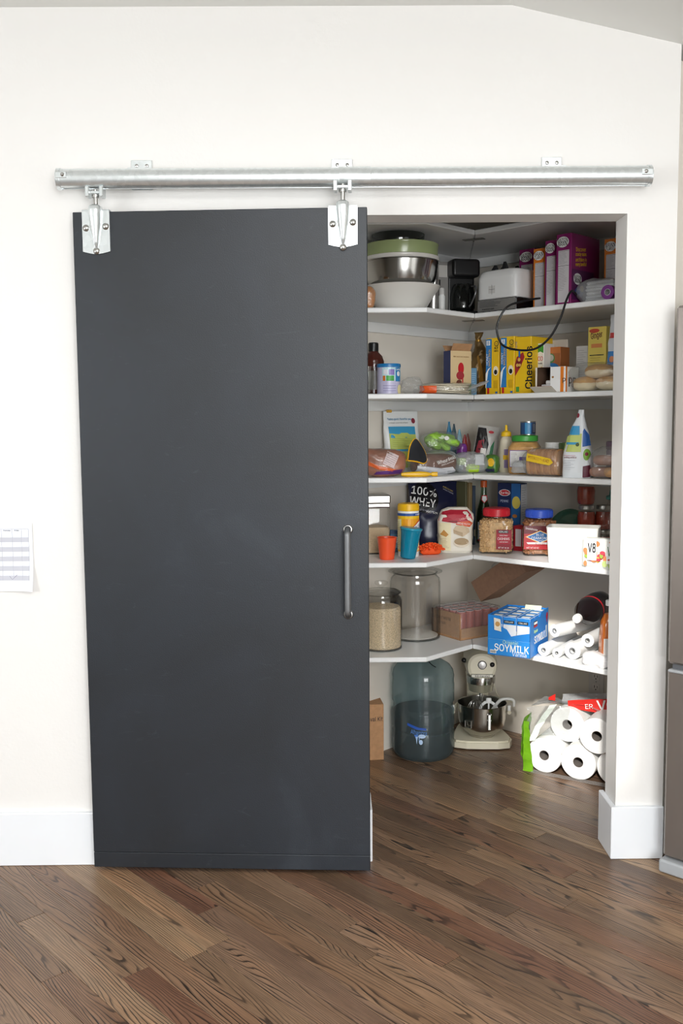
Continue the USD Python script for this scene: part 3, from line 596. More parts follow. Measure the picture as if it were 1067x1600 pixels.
obj('roll_body', mv(rot(lathe([(.012, -.012), (.026, -.012), (.026, .012), (.012, .012), (.012, -.012)], 28), 90, [1, 0, 0]), .0, 0, .0265), mat('#7b2f86', .4), t)
obj('roll_core', mv(rot(lathe([(.011, -.0125), (.0125, -.0125), (.0125, .0125), (.011, .0125), (.011, -.0125)], 20), 90, [1, 0, 0]), 0, 0, .0265), mat('#d9d6da', .6), t)

# ================================================================== third shelf
t = thing('syrup_bottle', 'brown syrup bottle with a black cap at the left edge of the opening', 'bottle', (.163, .79, T2))
obj('bottle_body', lathe([(.036, 0), (.04, .004), (.04, .1), (.043, .108), (.043, .135), (.036, .155), (.022, .17), (.019, .176)], 32), mat('#4c241d', .12), t)
obj('cap', lathe([(.021, .174), (.021, .205), (.018, .209)], 24), BLACK, t)
prints(t, 'f', 0, 0, [('r', -.05, .05, .02, .095, mat('#8c8780', .4), 'bottle_label')], wrapr=.0403)
t = thing('clear_tumbler', 'clear plastic tumbler beside the lavender canister', 'tumbler', (.132, .695, T2))
obj('tumbler_body', shell([(.03, 0), (.033, .003), (.038, .108)], .0015, 28), PET, t)
t = thing('formula_canister', 'lavender baby food canister with a blue lid and colour panels', 'canister', (.221, .735, T2), 8)
obj('canister_body', lathe([(.045, 0), (.0465, .003), (.0465, .106), (.0455, .108)], 40), mat('#c8c4e0', .35), t)
obj('lid', lathe([(.0475, .106), (.0485, .108), (.0485, .117), (.047, .120)], 40), mat('#1f79b8', .35), t)
prints(t, 'f', 0, 0, [('r', -.035, .06, .055, .105, mat('#bfe0e8', .4), 'label_band'), ('r', -.03, -.012, .077, .097, mat('#e4e6ee', .4)), ('r', -.008, .014, .075, .097, mat('#8a78bd', .4)), ('r', -.032, -.022, .052, .072, mat('#d2762f', .4)), ('r', -.018, .012, .052, .072, mat('#3aa63c', .4)),
  ('r', .02, .045, .05, .105, mat('#2b84bf', .4)), ('t', 'Gerber', .034, .097, .007, WHT, .026), ('o', .033, .08, .008, .01, WHT), ('o', .04, .018, .012, .02, mat('#efe3ae', .4)), ('r', -.03, .02, .012, .014, mat('#9d97c2', .4), 'small_print'), ('r', -.03, .02, .022, .024, mat('#9d97c2', .4), 'small_print'), ('r', -.03, .02, .032, .034, mat('#9d97c2', .4), 'small_print')], wrapr=.0467)
t = thing('empty_plastic_bag', 'crumpled empty clear bag between canister and tortillas', 'bag', (.318, .75, T2), 20)
obj('bag_film', pillow(.1, .07, .07, .022, 30, 14), FILM, t)
t = thing('tortilla_pack', 'flat pack of white tortillas with an orange end', 'tortillas', (.462, .865, T2), 4)
for k in range(8):
    m = lathe([(.098+.004*math.sin(k*2.1), 0), (.1+.004*math.sin(k*2.1), .001), (.1+.003*math.sin(k), .004), (.097, .0045)], 40); v = np.array(m.vertices); v[:, 2] += .004*meshkit.noise(v*30+k); m.vertices = v
    obj('tortilla', mv(m, .003*math.sin(k*3), .003*math.cos(k*2), .003+.0047*k), mat('#e4d8bd', .7, var=.12, vscale=40), t)
bm = pillow(.25, .225, .05, .006, 30, 21, e=.55); obj('bag_film', bm, FILM, t)
prints(t, 'f', 0, 0, [('r', -.118, -.055, .004, .034, mat('#e25a1e', .35))], target=bm)
obj('bag_tail', mv(rot(pillow(.1, .08, .012, .006, 40, 23), -22, [0, 1, 0]), .125, -.06, .03), FILM_GREY, t)

GRN = mat('#5f7d3a', .5); NAVY = mat('#1d2a5e', .4); CREAM = mat('#e0c79a', .5)
t = carton('pasta_box', 'tan and navy pasta box with an open top and a red tomato picture', 'box', (.533, 1.02, T2), 28, .108, .052, .19, NAVY, front=[('r', -.054, .054, .001, .189, CREAM, 'front_panel'), ('r', -.054, .054, .001, .05, GRN, 'front_panel'), ('o', 0, .115, .015, .025, RED), ('o', -.004, .085, .02, .018, mat('#a8323a', .5)), ('o', -.01, .055, .014, .012, mat('#6b3a2c', .5)), ('r', .006, .011, .04, .075, RED), ('t', 'little ones love tomatoes', 0, .165, .006, mat('#a37b50', .6), .08)],
  side=[('o', .0, .172, .019, .011, WHT), ('o', 0, .172, .017, .0095, RED), ('t', 'Barilla', 0, .172, .008, WHT, .026), ('t', 'PICCOLINI', 0, .152, .007, mat('#b9c3dd', .5), .034), ('r', -.015, .015, .122, .138, mat('#3f74b4', .4))] + lines(-.018, .018, .03, .11, 8, mat('#a9b2cc', .5), 5, .0015))
for k, (a0, a1) in enumerate(((-.03, 14), (.02, -20))):
    obj('top_flap', mv(rot(cbox(-.05, .05, -.0008, .0008, 0, .035, .0004), a1*2, [1, 0, 0]), 0, a0*.8, .188), KRAFT, t, smooth=False)
t = carton('spice_box', 'small light blue box in the shelf corner beside the pasta box', 'box', (.608, 1.075, T2), 5, .026, .04, .12, mat('#4f86ab', .45), front=lines(-.01, .01, .02, .1, 9, mat('#a9cbe0', .5), 6, .0015))
t = thing('gold_foil_bag', 'tall brown and gold foil bag with a twisted neck in the corner', 'bag', (.668, 1.27, T2), -10)
b = loft(dense([(0, .05, .035, 2.5), (.03, .056, .04, 2.4), (.13, .05, .036, 2.2), (.2, .034, .028, 2), (.245, .017, .014, 2, -.006, 0), (.26, .012, .01, 2, -.008, 0), (.285, .022, .01, 2, -.005, 0), (.292, .024, .004, 2, -.004, 0)], 6), 40, .012, 30, 4)
obj('bag_body', b, mat('#7d633a', .28, .35, var=.55, vscale=14), t)
obj('twist_tie', mv(lathe([(.011, .247), (.014, .25), (.014, .258), (.011, .26)], 18), -.0075), mat('#b98b34', .3, .5), t)
prints(t, 'f', 0, 0, [('p', [(-.002, .02), (.02, .05), (.012, .13), (-.006, .19), (-.012, .18), (-.004, .1)], mat('#c28d2f', .4))], target=b)

YB = mat('#f1c51d', .42); BB_ = mat('#2f7ec2', .42)
def yellow_box(label, mx, my, big):
    x, y = right_shelf(mx, my, .17)
    w, h = .068, .238
    fr_ = [('r', -w/2+.001, -.004, .03, h-.004, BB_, 'blue_panel'), ('r', -.03, -.012, h-.03, h-.01, WHT), ('t', '8', -.021, h-.02, .014, BB_, .014), ('t', 'WHOLE GRAIN', -.014, .155, .009, YEL, .07, 90), ('t', 'HONEY', -.026, .15, .01, WHT, .05, 90),
           ('p', [(-.033, .09), (-.02, .11), (-.006, .118), (-.02, .1), (-.03, .03), (-.033, .03)], WHT), ('r', -.024, -.014, .006, .03, RED), ('r', .018, .028, .006, .014, BLU), ('o', .022, h-.025, .011, .011, INK), ('o', .022, h-.025, .0085, .0085, YB), ('t', '12', .022, h-.025, .008, INK), ('t', 'NUT', .022, .195, .009, INK, .02), ('t', 'OATS', .022, .183, .007, INK, .02),
           ('o', .02, .1, .013, .02, mat('#f6ecd2', .5)), ('o', .02, .095, .008, .01, INK), ('r', .012, .03, .028, .06, mat('#d6a916', .5))]
    return carton('yellow_cereal_box', label, 'cereal box', (x, y, T2), -45, w, .17, h, YB, front=fr_, group='yellow cereal boxes on the third shelf')
yellow_box('yellow and blue cereal box, left one of two standing together', .671, .944, 0)
yellow_box('yellow and blue cereal box, right one beside the vertical name box', .722, .877, 0)
x, y = right_shelf(.776, .823, .16)
carton('oat_cereal_box', 'yellow cereal box with black name printed upwards along its front', 'cereal box', (x, y, T2), -45, .078, .16, .232, YB, group='yellow cereal boxes on the third shelf',
  front=[('t', 'Cheerios', .028, .106, .03, INK, .19, 90), ('p', [(-.036, .075), (-.012, .11), (.008, .15), (.0, .17), (-.03, .15), (-.038, .12)], mat('#a92a2e', .45)), ('o', -.02, .125, .014, .02, mat('#7a1f22', .5)), ('o', -.018, .14, .007, .007, mat('#dcb05a', .5)), ('o', -.026, .118, .007, .007, mat('#dcb05a', .5)), ('o', -.014, .118, .006, .006, mat('#dcb05a', .5)),
         ('t', '12 OZ', -.032, .2, .007, BLU, .05, 90), ('r', -.02, -.012, .15, .18, BLU), ('r', -.03, -.016, .01, .03, mat('#4c9a45', .5))])
x, y = right_shelf(.838, .832, .08)
carton('snack_bar_box', 'white and green snack box with red rounded word near the crackers', 'box', (x, y, T2+.0), -45, .058, .08, .205, mat('#ece9e2', .5), group=None,
  front=[('p', [(-.027, .2), (.027, .2), (.027, .165), (.012, .172), (-.005, .165), (-.018, .175), (-.027, .17)], mat('#3f9a3c', .45)), ('t', 'GOOD', 0, .143, .018, RED, .05), ('t', 'real fruit inside', 0, .124, .006, INK, .044), ('o', .02, .07, .008, .04, mat('#e6b93c', .5)), ('r', -.02, .004, .03, .1, mat('#dcd7cd', .5))])
x, y = right_shelf(.90, .84, .07)
carton('cracker_box', 'orange brown cracker box with a blue name patch and open top', 'box', (x, y, T2), -45, .076, .07, .19, mat('#b06a3a', .5),
  front=[('r', -.0375, .0375, .165, .19, mat('#c9773a', .5)), ('o', -.008, .145, .02, .02, mat('#5b8a4a', .5)), ('o', -.008, .147, .015, .014, mat('#b9b3a4', .5)), ('o', 0, .098, .036, .028, mat('#2c76b4', .45)), ('o', -.012, .084, .03, .02, mat('#2c76b4', .45)), ('t', 'grahams', 0, .1, .02, WHT, .07)])
for sx, dx in ((-1, -.03), (1, .03)):
    tt = '/World/cracker_box'
obj('top_flap', mv(rot(cbox(-.036, .036, -.001, .001, 0, .036, .0004), 8, [1, 0, 0]), 0, .028, .188), mat('#d9d2c6', .6), '/World/cracker_box', smooth=False, label='pale raised top flap')
obj('top_flap', mv(rot(cbox(-.046, .02, -.001, .001, 0, .038, .0004), -22, [1, 0, 0]), -.06, -.02, .186), KRAFTD, '/World/cracker_box', smooth=False, label='brown raised top flap')
# opened white carton lying with its mouth to the front, packets inside
x, y = right_shelf(.853, .662, .1)
t = thing('open_snack_carton', 'white open carton with orange edges, its mouth facing the room', 'box', (x, y, T2), -45)
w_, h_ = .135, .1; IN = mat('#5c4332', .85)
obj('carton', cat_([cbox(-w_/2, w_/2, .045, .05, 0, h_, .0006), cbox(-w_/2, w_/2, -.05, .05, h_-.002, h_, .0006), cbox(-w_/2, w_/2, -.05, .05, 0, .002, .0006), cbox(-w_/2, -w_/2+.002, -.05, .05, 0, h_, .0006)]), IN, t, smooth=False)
obj('side_panel', cbox(w_/2-.002, w_/2, -.05, .05, 0, h_, .0006), WHT, t, smooth=False)
obj('front_flap', mv(rot(cbox(-.0, .068, -.001, .001, .002, h_, .0004), 0, [0, 0, 1]), 0, -.051, 0), WHT, t, smooth=False)
prints(t, 'f', 0, .104, [('r', .046, .06, .002, .099, ORA), ('o', .012, .06, .005, .004, mat('#a57b4b', .6)), ('t', 'P', .063, .045, .02, INK, .02)])
prints(t, 'r', w_, .1, [('r', -.05, -.04, .001, .099, ORA), ('t', 'PB', .0, .04, .035, INK, .06)])
obj('left_edge', cbox(-w_/2-.0015, -w_/2+.006, -.051, -.049, 0, h_, .0004), mat('#e9e0d2', .6), t, smooth=False)
obj('lower_flap', mv(rot(cbox(-.055, .045, -.001, .001, 0, .05, .0004), 62, [1, 0, 0]), -.012, -.052, .0), mat('#d8d2c6', .6), t, smooth=False)
fl_ = [mv(rot(m_, 62, [1, 0, 0]), -.012, -.0535, .001) for m_ in (slab(-.055, .045, .045, .049), slab(-.055, -.052, 0, .049), slab(.042, .045, 0, .049))]
obj('flap_border', cat_(fl_), mat('#9c4a30', .5), t, smooth=False)
tp = thing('snack_packet', 'pale packets inside the open white carton', 'packet', (x-.03, y-.01, T2+.003), -45)
obj('packet', cbox(-.03, .025, -.02, .03, 0, .03, .003), mat('#c8c6c6', .4), tp, smooth=False)
obj('packet', mv(cbox(-.02, .026, -.02, .03, .03, .045, .003), .01), mat('#d5d2d0', .4), tp, smooth=False)
carton('tea_box', 'small white box with grey print behind the bread rolls', 'box', (*right_shelf(.985, .70, .04), T2), -45, .052, .04, .184, mat('#cfcdc9', .55), front=lines(-.02, .022, .05, .17, 14, mat('#8f8d8b', .6), 8, .001))
carton('cake_mix_box', 'tall pale yellow baking mix box behind the bread rolls', 'box', (*right_shelf(1.02, .613, .04), T2), -45, .078, .04, .25, mat('#e2cc62', .5),
  front=[('t', 'Ginger', -.002, .215, .022, mat('#6a3b2a', .5), .05, 8), ('o', -.012, .235, .022, .008, mat('#c2472f', .5)), ('r', -.024, .022, .17, .185, mat('#d98a4e', .5)), ('r', -.03, .03, .14, .143, INK)] + lines(-.028, .028, .05, .135, 10, mat('#8d7a3d', .6), 9, .001))
t = thing('blue_white_bag', 'white and blue plastic bag hanging beside the right jamb', 'bag', (1.082, .552, T2), -45)
b = loft(dense([(0, .03, .03, 2.4), (.05, .036, .035, 2.4), (.18, .034, .03, 2.4), (.25, .03, .015, 2.2), (.29, .03, .003, 2)], 5), 36, .008, 30, 9)
obj('bag_body', b, mat('#d5d9df', .35), t); prints(t, 'f', 0, 0, [('r', -.025, .02, .1, .15, mat('#3f83c6', .4)), ('o', -.005, .12, .01, .012, mat('#d58a5c', .4)), ('r', -.02, .015, .2, .22, mat('#c94a4a', .4))], target=b)
def bread_mat(name_, c0, c1):
    return mat(c0, .7, var=.35, vscale=16)
bx, by = right_shelf(.978, .512, .11)
for k, (dx, dz_, w_) in enumerate(((-.055, 0, .1), (.05, 0, .12), (.0, .046, .12))):
    t = thing('bread_roll', ('soft golden bread roll at left in the clear bag', 'soft golden bread roll at right in the clear bag', 'soft golden bread roll lying on the two others')[k], 'bread', (bx+dx/R2, by-dx/R2, T2+.004+dz_), -45+(0, 10, -8)[k], group='bread rolls in the clear bag')
    m = pillow(w_, .085, .055, .005, 20, 30+k, e=.85); obj('crumb', m, mat('#f0deb8', .75, var=.1, vscale=30), t)
    top = m.copy(); v = np.array(top.vertices); n_ = top.vertex_normals
    f = top.faces[(n_[top.faces].mean(1)[:, 2] > .12)]; top = trimesh.Trimesh(v+n_*.0012, f); obj('crust', top, mat('#c9974f', .5, var=.22, vscale=22), t)
t = thing('bread_roll_bag', 'clear plastic bag wrapped round the golden bread rolls', 'bag', (bx, by, T2), -45)
obj('bag_film', pillow(.25, .115, .115, .014, 22, 33, e=.7), FILM, t)

# ================================================================== fourth shelf
t = thing('standing_pouch', 'tall white pouch with blue and green panels leaning on the left wall', 'pouch', (.300, 1.03, T3), 22, tilt=(-6, 0, 0))
b = loft(dense([(0, .078, .032, 3), (.03, .082, .036, 2.8), (.14, .084, .024, 2.6), (.22, .084, .01, 2.6), (.245, .083, .004, 2.6), (.268, .083, .0025, 2.6)], 6), 44, .004, 25, 5)
obj('pouch_body', b, mat('#e6e8e8', .3), t)
prints(t, 'f', 0, 0, [('r', -.066, .06, .15, .2, mat('#3d9cc9', .4)), ('p', [(-.066, .1), (.06, .1), (.06, .165), (.03, .165), (.02, .172), (-.01, .172), (-.02, .166), (-.066, .17)], mat('#b9c562', .45)), ('r', -.066, .06, .092, .1, mat('#3d9cc9', .4)), ('r', -.066, .06, .02, .09, mat('#b9c562', .45)), ('t', 'Tastes good. Good for you.', -.01, .232, .0095, mat('#2a7fae', .45), .115), ('t', 'a simple snack full of flavor', -.016, .216, .005, mat('#9a9a98', .5), .09), ('o', .055, .225, .009, .012, mat('#8c2f3e', .45))] + lines(-.055, .04, .11, .15, 5, mat('#9aa552', .5), 2), target=b)
obj('bag_clip', mv(cbox(-.012, .012, -.008, .006, 0, .012, .002), -.055, 0, .262), mat('#cf9d36', .4), t, smooth=False)
t = thing('sweet_potato_bag', 'mesh bag of orange brown potatoes with a white receipt label', 'bag', (.195, .765, T3), 5)
b = pillow(.19, .11, .118, .013, 18, 41, e=.75)
obj('bag_body', b, mat('#a35b34', .35, var=.45, vscale=12), t)
obj('bag_film', b.copy().apply_scale(1.02), FILM, t)
prints(t, 'f', 0, 0, [('p', [(-.005, .055), (.04, .035), (.062, .085), (.018, .105)], mat('#dcc9c9', .5))] + [('p', [(-.0+.004*k, .06+.007*k), (.036+.004*k, .042+.007*k), (.0365+.004*k, .043+.007*k), (.0005+.004*k, .0612+.007*k)], mat('#93807f', .5)) for k in range(6)] + [('p', [(-.09, .06), (-.02, .03), (.05, .02), (.05, .03), (-.02, .045), (-.09, .075)], mat('#d8622a', .35)), ('p', [(-.04, .01), (.07, .012), (.08, .03), (-.03, .022)], mat('#5a2d78', .4))], target=b)
bl = mat('#22242a', .6); yt = mat('#f2b418', .45)
t = thing('quilted_pot_holder', 'black padded pot holder with bright yellow trim folded over', 'pot holder', (.327, .835, T3+.075), 18, tilt=(-18, 0, 0))
oc = np.array([(-.035, -.02), (-.012, .042), (.012, .072), (.035, .055), (.052, .02), (.05, -.018), (.03, -.035), (.0, -.028)]); op = smooth_path(np.vstack([oc, oc[:1]]), 6)[:-1]
m = plate(op, -.01, .01); m = m.subdivide().subdivide(); v = np.array(m.vertices); v[:, 1] += -.02*np.cos((v[:, 0])*24)+.012*np.sin(v[:, 2]*30); m.vertices = v; obj('pad', m, bl, t)
ed = np.stack([op[:, 0], -.02*np.cos(op[:, 0]*24)+.012*np.sin(op[:, 1]*30)-.004, op[:, 1]], 1); obj('yellow_trim', tube(np.vstack([ed, ed[:1]]), .0042, 8, smooth=False), yt, t)
obj('hanging_loop', tube([(-.035, -.015, -.02), (-.05, -.02, -.004), (-.075, -.018, .006), (-.09, -.01, -.004), (-.07, -.004, -.012)], .0025, 8), yt, t)
t = thing('brown_bread_bag', 'clear bag of dark brown bread with white printed name', 'bread', (.418, .90, T3), 24)
b = pillow(.21, .11, .092, .008, 20, 44, e=.72); obj('loaf', b, mat('#6e442f', .55, var=.3, vscale=22), t)
f2 = pillow(.225, .125, .098, .01, 24, 45, e=.72); obj('bag_film', f2, FILM, t)
prints(t, 'f', 0, 0, [('p', [(-.1, .0), (.03, .0), (.085, .01), (.06, .032), (.0, .028), (-.06, .036), (-.1, .04)], mat('#d0d1d6', .35)), ('t', 'Wheat Bread', .03, .062, .014, WHT, .1, 14), ('t', '100% whole grain', .035, .048, .006, WHT, .08, 14)], target=f2)
t = thing('lettuce_bag', 'clear bag of bright green lettuce behind the pot holder', 'bag', (.462, 1.0, T3+.0), 22)
rg2 = random.Random(5)
stand = pillow(.15, .09, .1, .01, 20, 60, e=.7); obj('lower_fold', stand, FILM_GREY, t)
lm = []
for k in range(9):
    p_ = pillow(.07, .055, .035, .012, 45, 70+k, sub=3); lm.append(mv(rot(p_, rg2.uniform(-40, 40), [0, 1, 0]), rg2.uniform(-.05, .04), rg2.uniform(-.02, .02), rg2.uniform(.1, .14)))
obj('lettuce', cat_(lm), mat('#8fbf3f', .5, var=.4, vscale=25), t)
b = mv(pillow(.19, .1, .085, .012, 24, 48, e=.75), 0, 0, .095); obj('bag_film', b, FILM, t)
m = mv(pillow(.04, .05, .07, .006, 30, 49, e=.7), .09, -.02, .06); obj('printed_end', m, mat('#6c2f7d', .35, var=.2, vscale=30), t)
prints(t, 'f', 0, 0, [('o', .0, .15, .012, .009, WHT), ('o', -.025, .155, .014, .008, mat('#cfe0c0', .4))], target=b)
t = thing('yellow_corn_peeler', 'yellow plastic utensil lying along the shelf edge', 'utensil', (.345, .728, T3), 3)
obj('handle', mv(rot(loft(dense([(-.075, .006, .005, 2), (-.06, .009, .007, 2), (0, .012, .009, 2.2), (.03, .009, .007, 2), (.045, .005, .005, 2), (.05, .009, .006, 2), (.072, .009, .006, 2)], 4), 20), 90, [0, 1, 0]), 0, 0, .0095), mat('#eeb91d', .35), t)
t = thing('lime_bag', 'clear bag with lime green pieces beside the brown bread', 'bag', (.588, .985, T3), 10)
b = pillow(.15, .09, .095, .012, 22, 51, e=.75); obj('bag_film', b, FILM_GREY, t)
obj('lime_piece', mv(cbox(-.03, .03, -.012, .012, 0, .035, .008), .0, -.028, .004), mat('#b3d52b', .45), t)
obj('lime_piece', mv(cbox(-.02, .02, -.01, .012, 0, .03, .006), -.045, -.01, .035), mat('#a3c835', .45), t)
prints(t, 'f', 0, 0, [('r', .005, .045, .035, .08, mat('#c9ccce', .4))], target=b)
t = thing('green_yellow_pack', 'small green and yellow pack right of the lime bag', 'packet', (.68, .99, T3), -30)
b = pillow(.06, .05, .08, .006, 30, 52, e=.6); obj('packet', b, mat('#4d7a33', .4, var=.3, vscale=20), t); prints(t, 'f', 0, 0, [('o', .005, .045, .015, .018, mat('#e5b31f', .4)), ('r', -.02, .02, .004, .018, mat('#242a4a', .4))], target=b)
for k, (x_, y_, h_, c_) in enumerate(((.52, 1.2, .2, '#2f7fa8'), (.545, 1.22, .19, '#3d5560'), (.57, 1.22, .165, '#7fb2c2'), (.598, 1.25, .14, '#8a2f2f'), (.615, 1.27, .145, '#6a3a33'))):
    t = thing('marker_pouch', ('tall blue drink pouch in the back corner', 'dark slate drink pouch beside the tall blue one', 'pale blue drink pouch in the back corner', 'short red drink pouch in the back corner', 'short maroon drink pouch nearest the black pouch')[k], 'pouch', (x_, y_, T3), 20, group='drink pouches in the corner')
    obj('pouch_body', loft(dense([(0, .018, .012, 2.4), (.04, .019, .013, 2.4), (h_*.8, .014, .008, 2.2), (h_+.02, .003, .002, 2)], 4), 20, .003, 40, k), mat(c_, .4), t)
t = thing('black_coffee_pouch', 'black red and white foil pouch in the back corner', 'pouch', (.672, 1.2, T3), -12, tilt=(0, 8, 0))
b = loft(dense([(0, .05, .03, 2.6), (.05, .055, .03, 2.5), (.15, .05, .02, 2.4), (.2, .05, .004, 2.4)], 5), 36, .006, 30, 6); obj('pouch_body', b, mat('#c9c5bf', .35), t)
prints(t, 'f', 0, 0, [('p', [(-.05, .03), (.0, .03), (.012, .12), (-.01, .19), (-.045, .19)], mat('#181416', .35)), ('p', [(-.045, .06), (-.01, .06), (-.01, .14), (-.035, .13)], mat('#8b2230', .4)), ('r', -.02, .005, .05, .1, mat('#e6e0da', .4)), ('p', [(.02, .05), (.035, .07), (.035, .14), (.022, .11)], mat('#2f7d4f', .4)), ('o', .015, .175, .012, .006, RED)], target=b)
t = thing('mustard_bottle', 'cream squeeze bottle with a yellow spout cap behind the nut butter', 'bottle', right_shelf(.722, .985, .06)+(T3,))
obj('bottle_body', loft(dense([(0, .028, .028, 2.4), (.02, .031, .031, 2.4), (.1, .031, .031, 2.4), (.14, .026, .026, 2.2), (.158, .016, .016, 2)], 4), 32), mat('#ddd4bd', .35), t)
obj('cap', lathe([(.021, .155), (.022, .157), (.021, .172), (.012, .178), (.006, .18), (.005, .2), (.003, .204)], 24), YEL, t)
prints(t, 'f', 0, 0, [('r', -.02, .02, .02, .1, mat('#8d7aa8', .4)), ('r', -.02, .02, .055, .075, YEL)], wrapr=.0315)
jx, jy = right_shelf(.752, .846, .14)
t = thing('nut_butter_jar', 'large square jar of tan nut butter with a green lid', 'jar', (jx, jy, T3), -20)
jb = loft(dense([(0, .058, .058, 4), (.006, .063, .063, 5), (.06, .065, .065, 6), (.11, .064, .064, 5), (.128, .055, .055, 3), (.134, .051, .051, 2)], 4), 48); obj('jar_body', jb, mat('#c79a5f', .15, var=.25, vscale=40), t)
obj('lid', lathe([(.053, .136), (.0545, .138), (.0545, .157), (.052, .160)], 48), mat('#3f9a3b', .4), t)
prints(t, 'f', 0, .13, [('r', -.052, .02, .03, .1, mat('#6b4c9a', .45)), ('r', -.05, .018, .032, .097, mat('#e3e1dd', .5)), ('r', -.012, .016, .055, .072, mat('#5c4c8f', .5))] + lines(-.047, -.018, .036, .092, 12, mat('#8b8890', .6), 12, .001) + [('r', .024, .05, .03, .1, mat('#d9b02c', .45))])
t = thing('blue_food_can', 'dark blue food can stacked on the green jar lid', 'can', (jx+.012, jy-.004, T3+.1605), 10)
obj('can_body', lathe([(.031, 0), (.032, .001), (.032, .003), (.031, .004), (.031, .054), (.032, .055), (.032, .058), (.03, .058), (.03, .0565)], 36), STEEL_B, t)
obj('paper_label', lathe([(.0312, .005), (.0315, .0055), (.0315, .0525), (.0312, .053)], 36), mat('#264a78', .4), t)
prints(t, 'f', 0, 0, [('r', -.025, .0, .006, .052, mat('#3c86b4', .4)), ('r', .006, .03, .008, .05, mat('#2a2a33', .4))] + lines(.008, .028, .012, .048, 7, mat('#a9b0bb', .5), 13, .0012), wrapr=.0317)
lx, ly = right_shelf(.812, .672, .11)
t = thing('potato_bread_loaf', 'bagged sliced bread loaf with a yellow name label', 'bread', (lx, ly, T3), -38)
for k in range(9):
    m = loft([(0, .05, .04, 3, 0, 0), (.012, .052, .042, 3, 0, 0), (.0135, .05, .04, 3, 0, 0)], 28); m = rot(m, 90, [0, 1, 0]); v = np.array(m.vertices); v[:, 2] = np.where(v[:, 2] > 0, v[:, 2]*1.05, v[:, 2]*.98); m.vertices = v
    obj('bread_slice', mv(m, -.068+.0148*k, 0, .054), mat('#b57f4f' if k % 2 else '#c48f5c', .6, var=.2, vscale=30), t)
f2 = mv(pillow(.175, .112, .116, .008, 25, 55, e=.6), -.004); obj('bag_film', f2, FILM, t)
obj('bag_tail', mv(pillow(.06, .07, .05, .014, 40, 56), -.105, -.015, .01), FILM_GREY, t)
prints(t, 'f', 0, 0, [('p', [(-.06, .062), (.04, .045), (.055, .056), (.045, .072), (-.058, .092)], mat('#e9c42c', .4)), ('t', 'POTATO BREAD', -.006, .069, .011, mat('#8c2f2a', .5), .09, -10), ('t', 'PLUS', -.04, .103, .008, WHT, .03)], target=f2)
t = thing('white_lid_jar', 'short jar with a white lid behind the bread loaf', 'jar', right_shelf(.892, .84, .07)+(T3,))
obj('jar_body', lathe([(.032, 0), (.035, .004), (.035, .1), (.032, .106)], 32), mat('#274f86', .3), t); obj('lid', lathe([(.036, .104), (.037, .106), (.0365, .128), (.034, .131)], 32), WHT, t)
t = thing('green_food_can', 'small green can beside the white lidded jar', 'can', right_shelf(.935, .80, .06)+(T3,))
obj('can_body', lathe([(.028, 0), (.029, .002), (.029, .126), (.027, .13), (.026, .128)], 28), mat('#5c7446', .35, .2), t)
t = thing('fruit_pouch', 'tall pointed white pouch with blue green and dark fruit print', 'pouch', right_shelf(.925, .572, .07)+(T3,), -30)
b = loft(dense([(0, .055, .036, 5), (.02, .057, .038, 4), (.1, .055, .034, 3), (.18, .034, .022, 2.6, .004), (.235, .014, .010, 2.4, .008), (.262, .012, .003, 2.4, .009)], 6), 44, .004, 25, 7); obj('pouch_body', b, mat('#e3e7ea', .3), t)
prints(t, 'f', 0, 0, [('p', [(-.055, .1), (.02, .1), (.02, .17), (-.02, .17), (-.04, .16)], mat('#cbd77a', .45)), ('p', [(-.035, .165), (.012, .165), (.01, .2), (-.02, .2)], mat('#3f9fd2', .45)), ('o', .0, .24, .006, .009, mat('#8c2f3e', .45)), ('r', -.045, .01, .128, .137, mat('#4aa3cf', .45)), ('o', .006, .128, .007, .007, mat('#4a5a2c', .45)), ('r', -.048, .0, .085, .086, RED), ('t', 'nothing artificial', -.02, .078, .006, mat('#8a4a58', .5), .05),
  ('p', [(.03, .002), (.055, .004), (.055, .05), (.03, .045)], mat('#5f1f33', .4)), ('o', .042, .09, .012, .022, mat('#7fae3d', .45)), ('o', .042, .092, .006, .007, mat('#7c2338', .45)), ('p', [(.026, .12), (.052, .125), (.045, .165), (.028, .19), (.024, .18)], mat('#2f62ad', .45))] + lines(-.045, .0, .03, .07, 6, mat('#aab0b8', .5), 15, .0009), target=b)
t = thing('bagel_bag', 'clear bag of pinkish bagels at the right end of the shelf', 'bag', right_shelf(1.01, .482, .1)+(T3,), -45)
obj('bag_film', pillow(.15, .1, .125, .016, 22, 57, e=.8), FILM, t)
for k, (dx, dz_) in enumerate(((-.03, .0), (.03, .0), (-.015, .045))):
    bx_, by_ = right_shelf(1.01, .482, .1)
    t = thing('bagel', ('pinkish bagel low at left in the clear bag', 'golden bagel low at right in the clear bag', 'pinkish bagel on top in the clear bag')[k], 'bagel', (bx_+dx/R2, by_-dx/R2, T3+.005+dz_), 0, group='bagels in the clear bag')
    obj('bagel_body', mv(trimesh.creation.torus(.026, .019, major_sections=28, minor_sections=14), 0, 0, .019), mat('#c79a6c' if k == 1 else '#b58a76', .6, var=.2, vscale=40), t)
t = thing('purple_lid_jar', 'jar with a dull purple lid behind the bagel bag', 'jar', right_shelf(1.075, .585, .08)+(T3,))
obj('jar_body', lathe([(.036, 0), (.038, .004), (.038, .1), (.034, .11)], 32), mat('#8d7a86', .25), t); obj('lid', lathe([(.038, .108), (.0395, .11), (.039, .136), (.036, .139)], 32), mat('#6d5a68', .4), t)
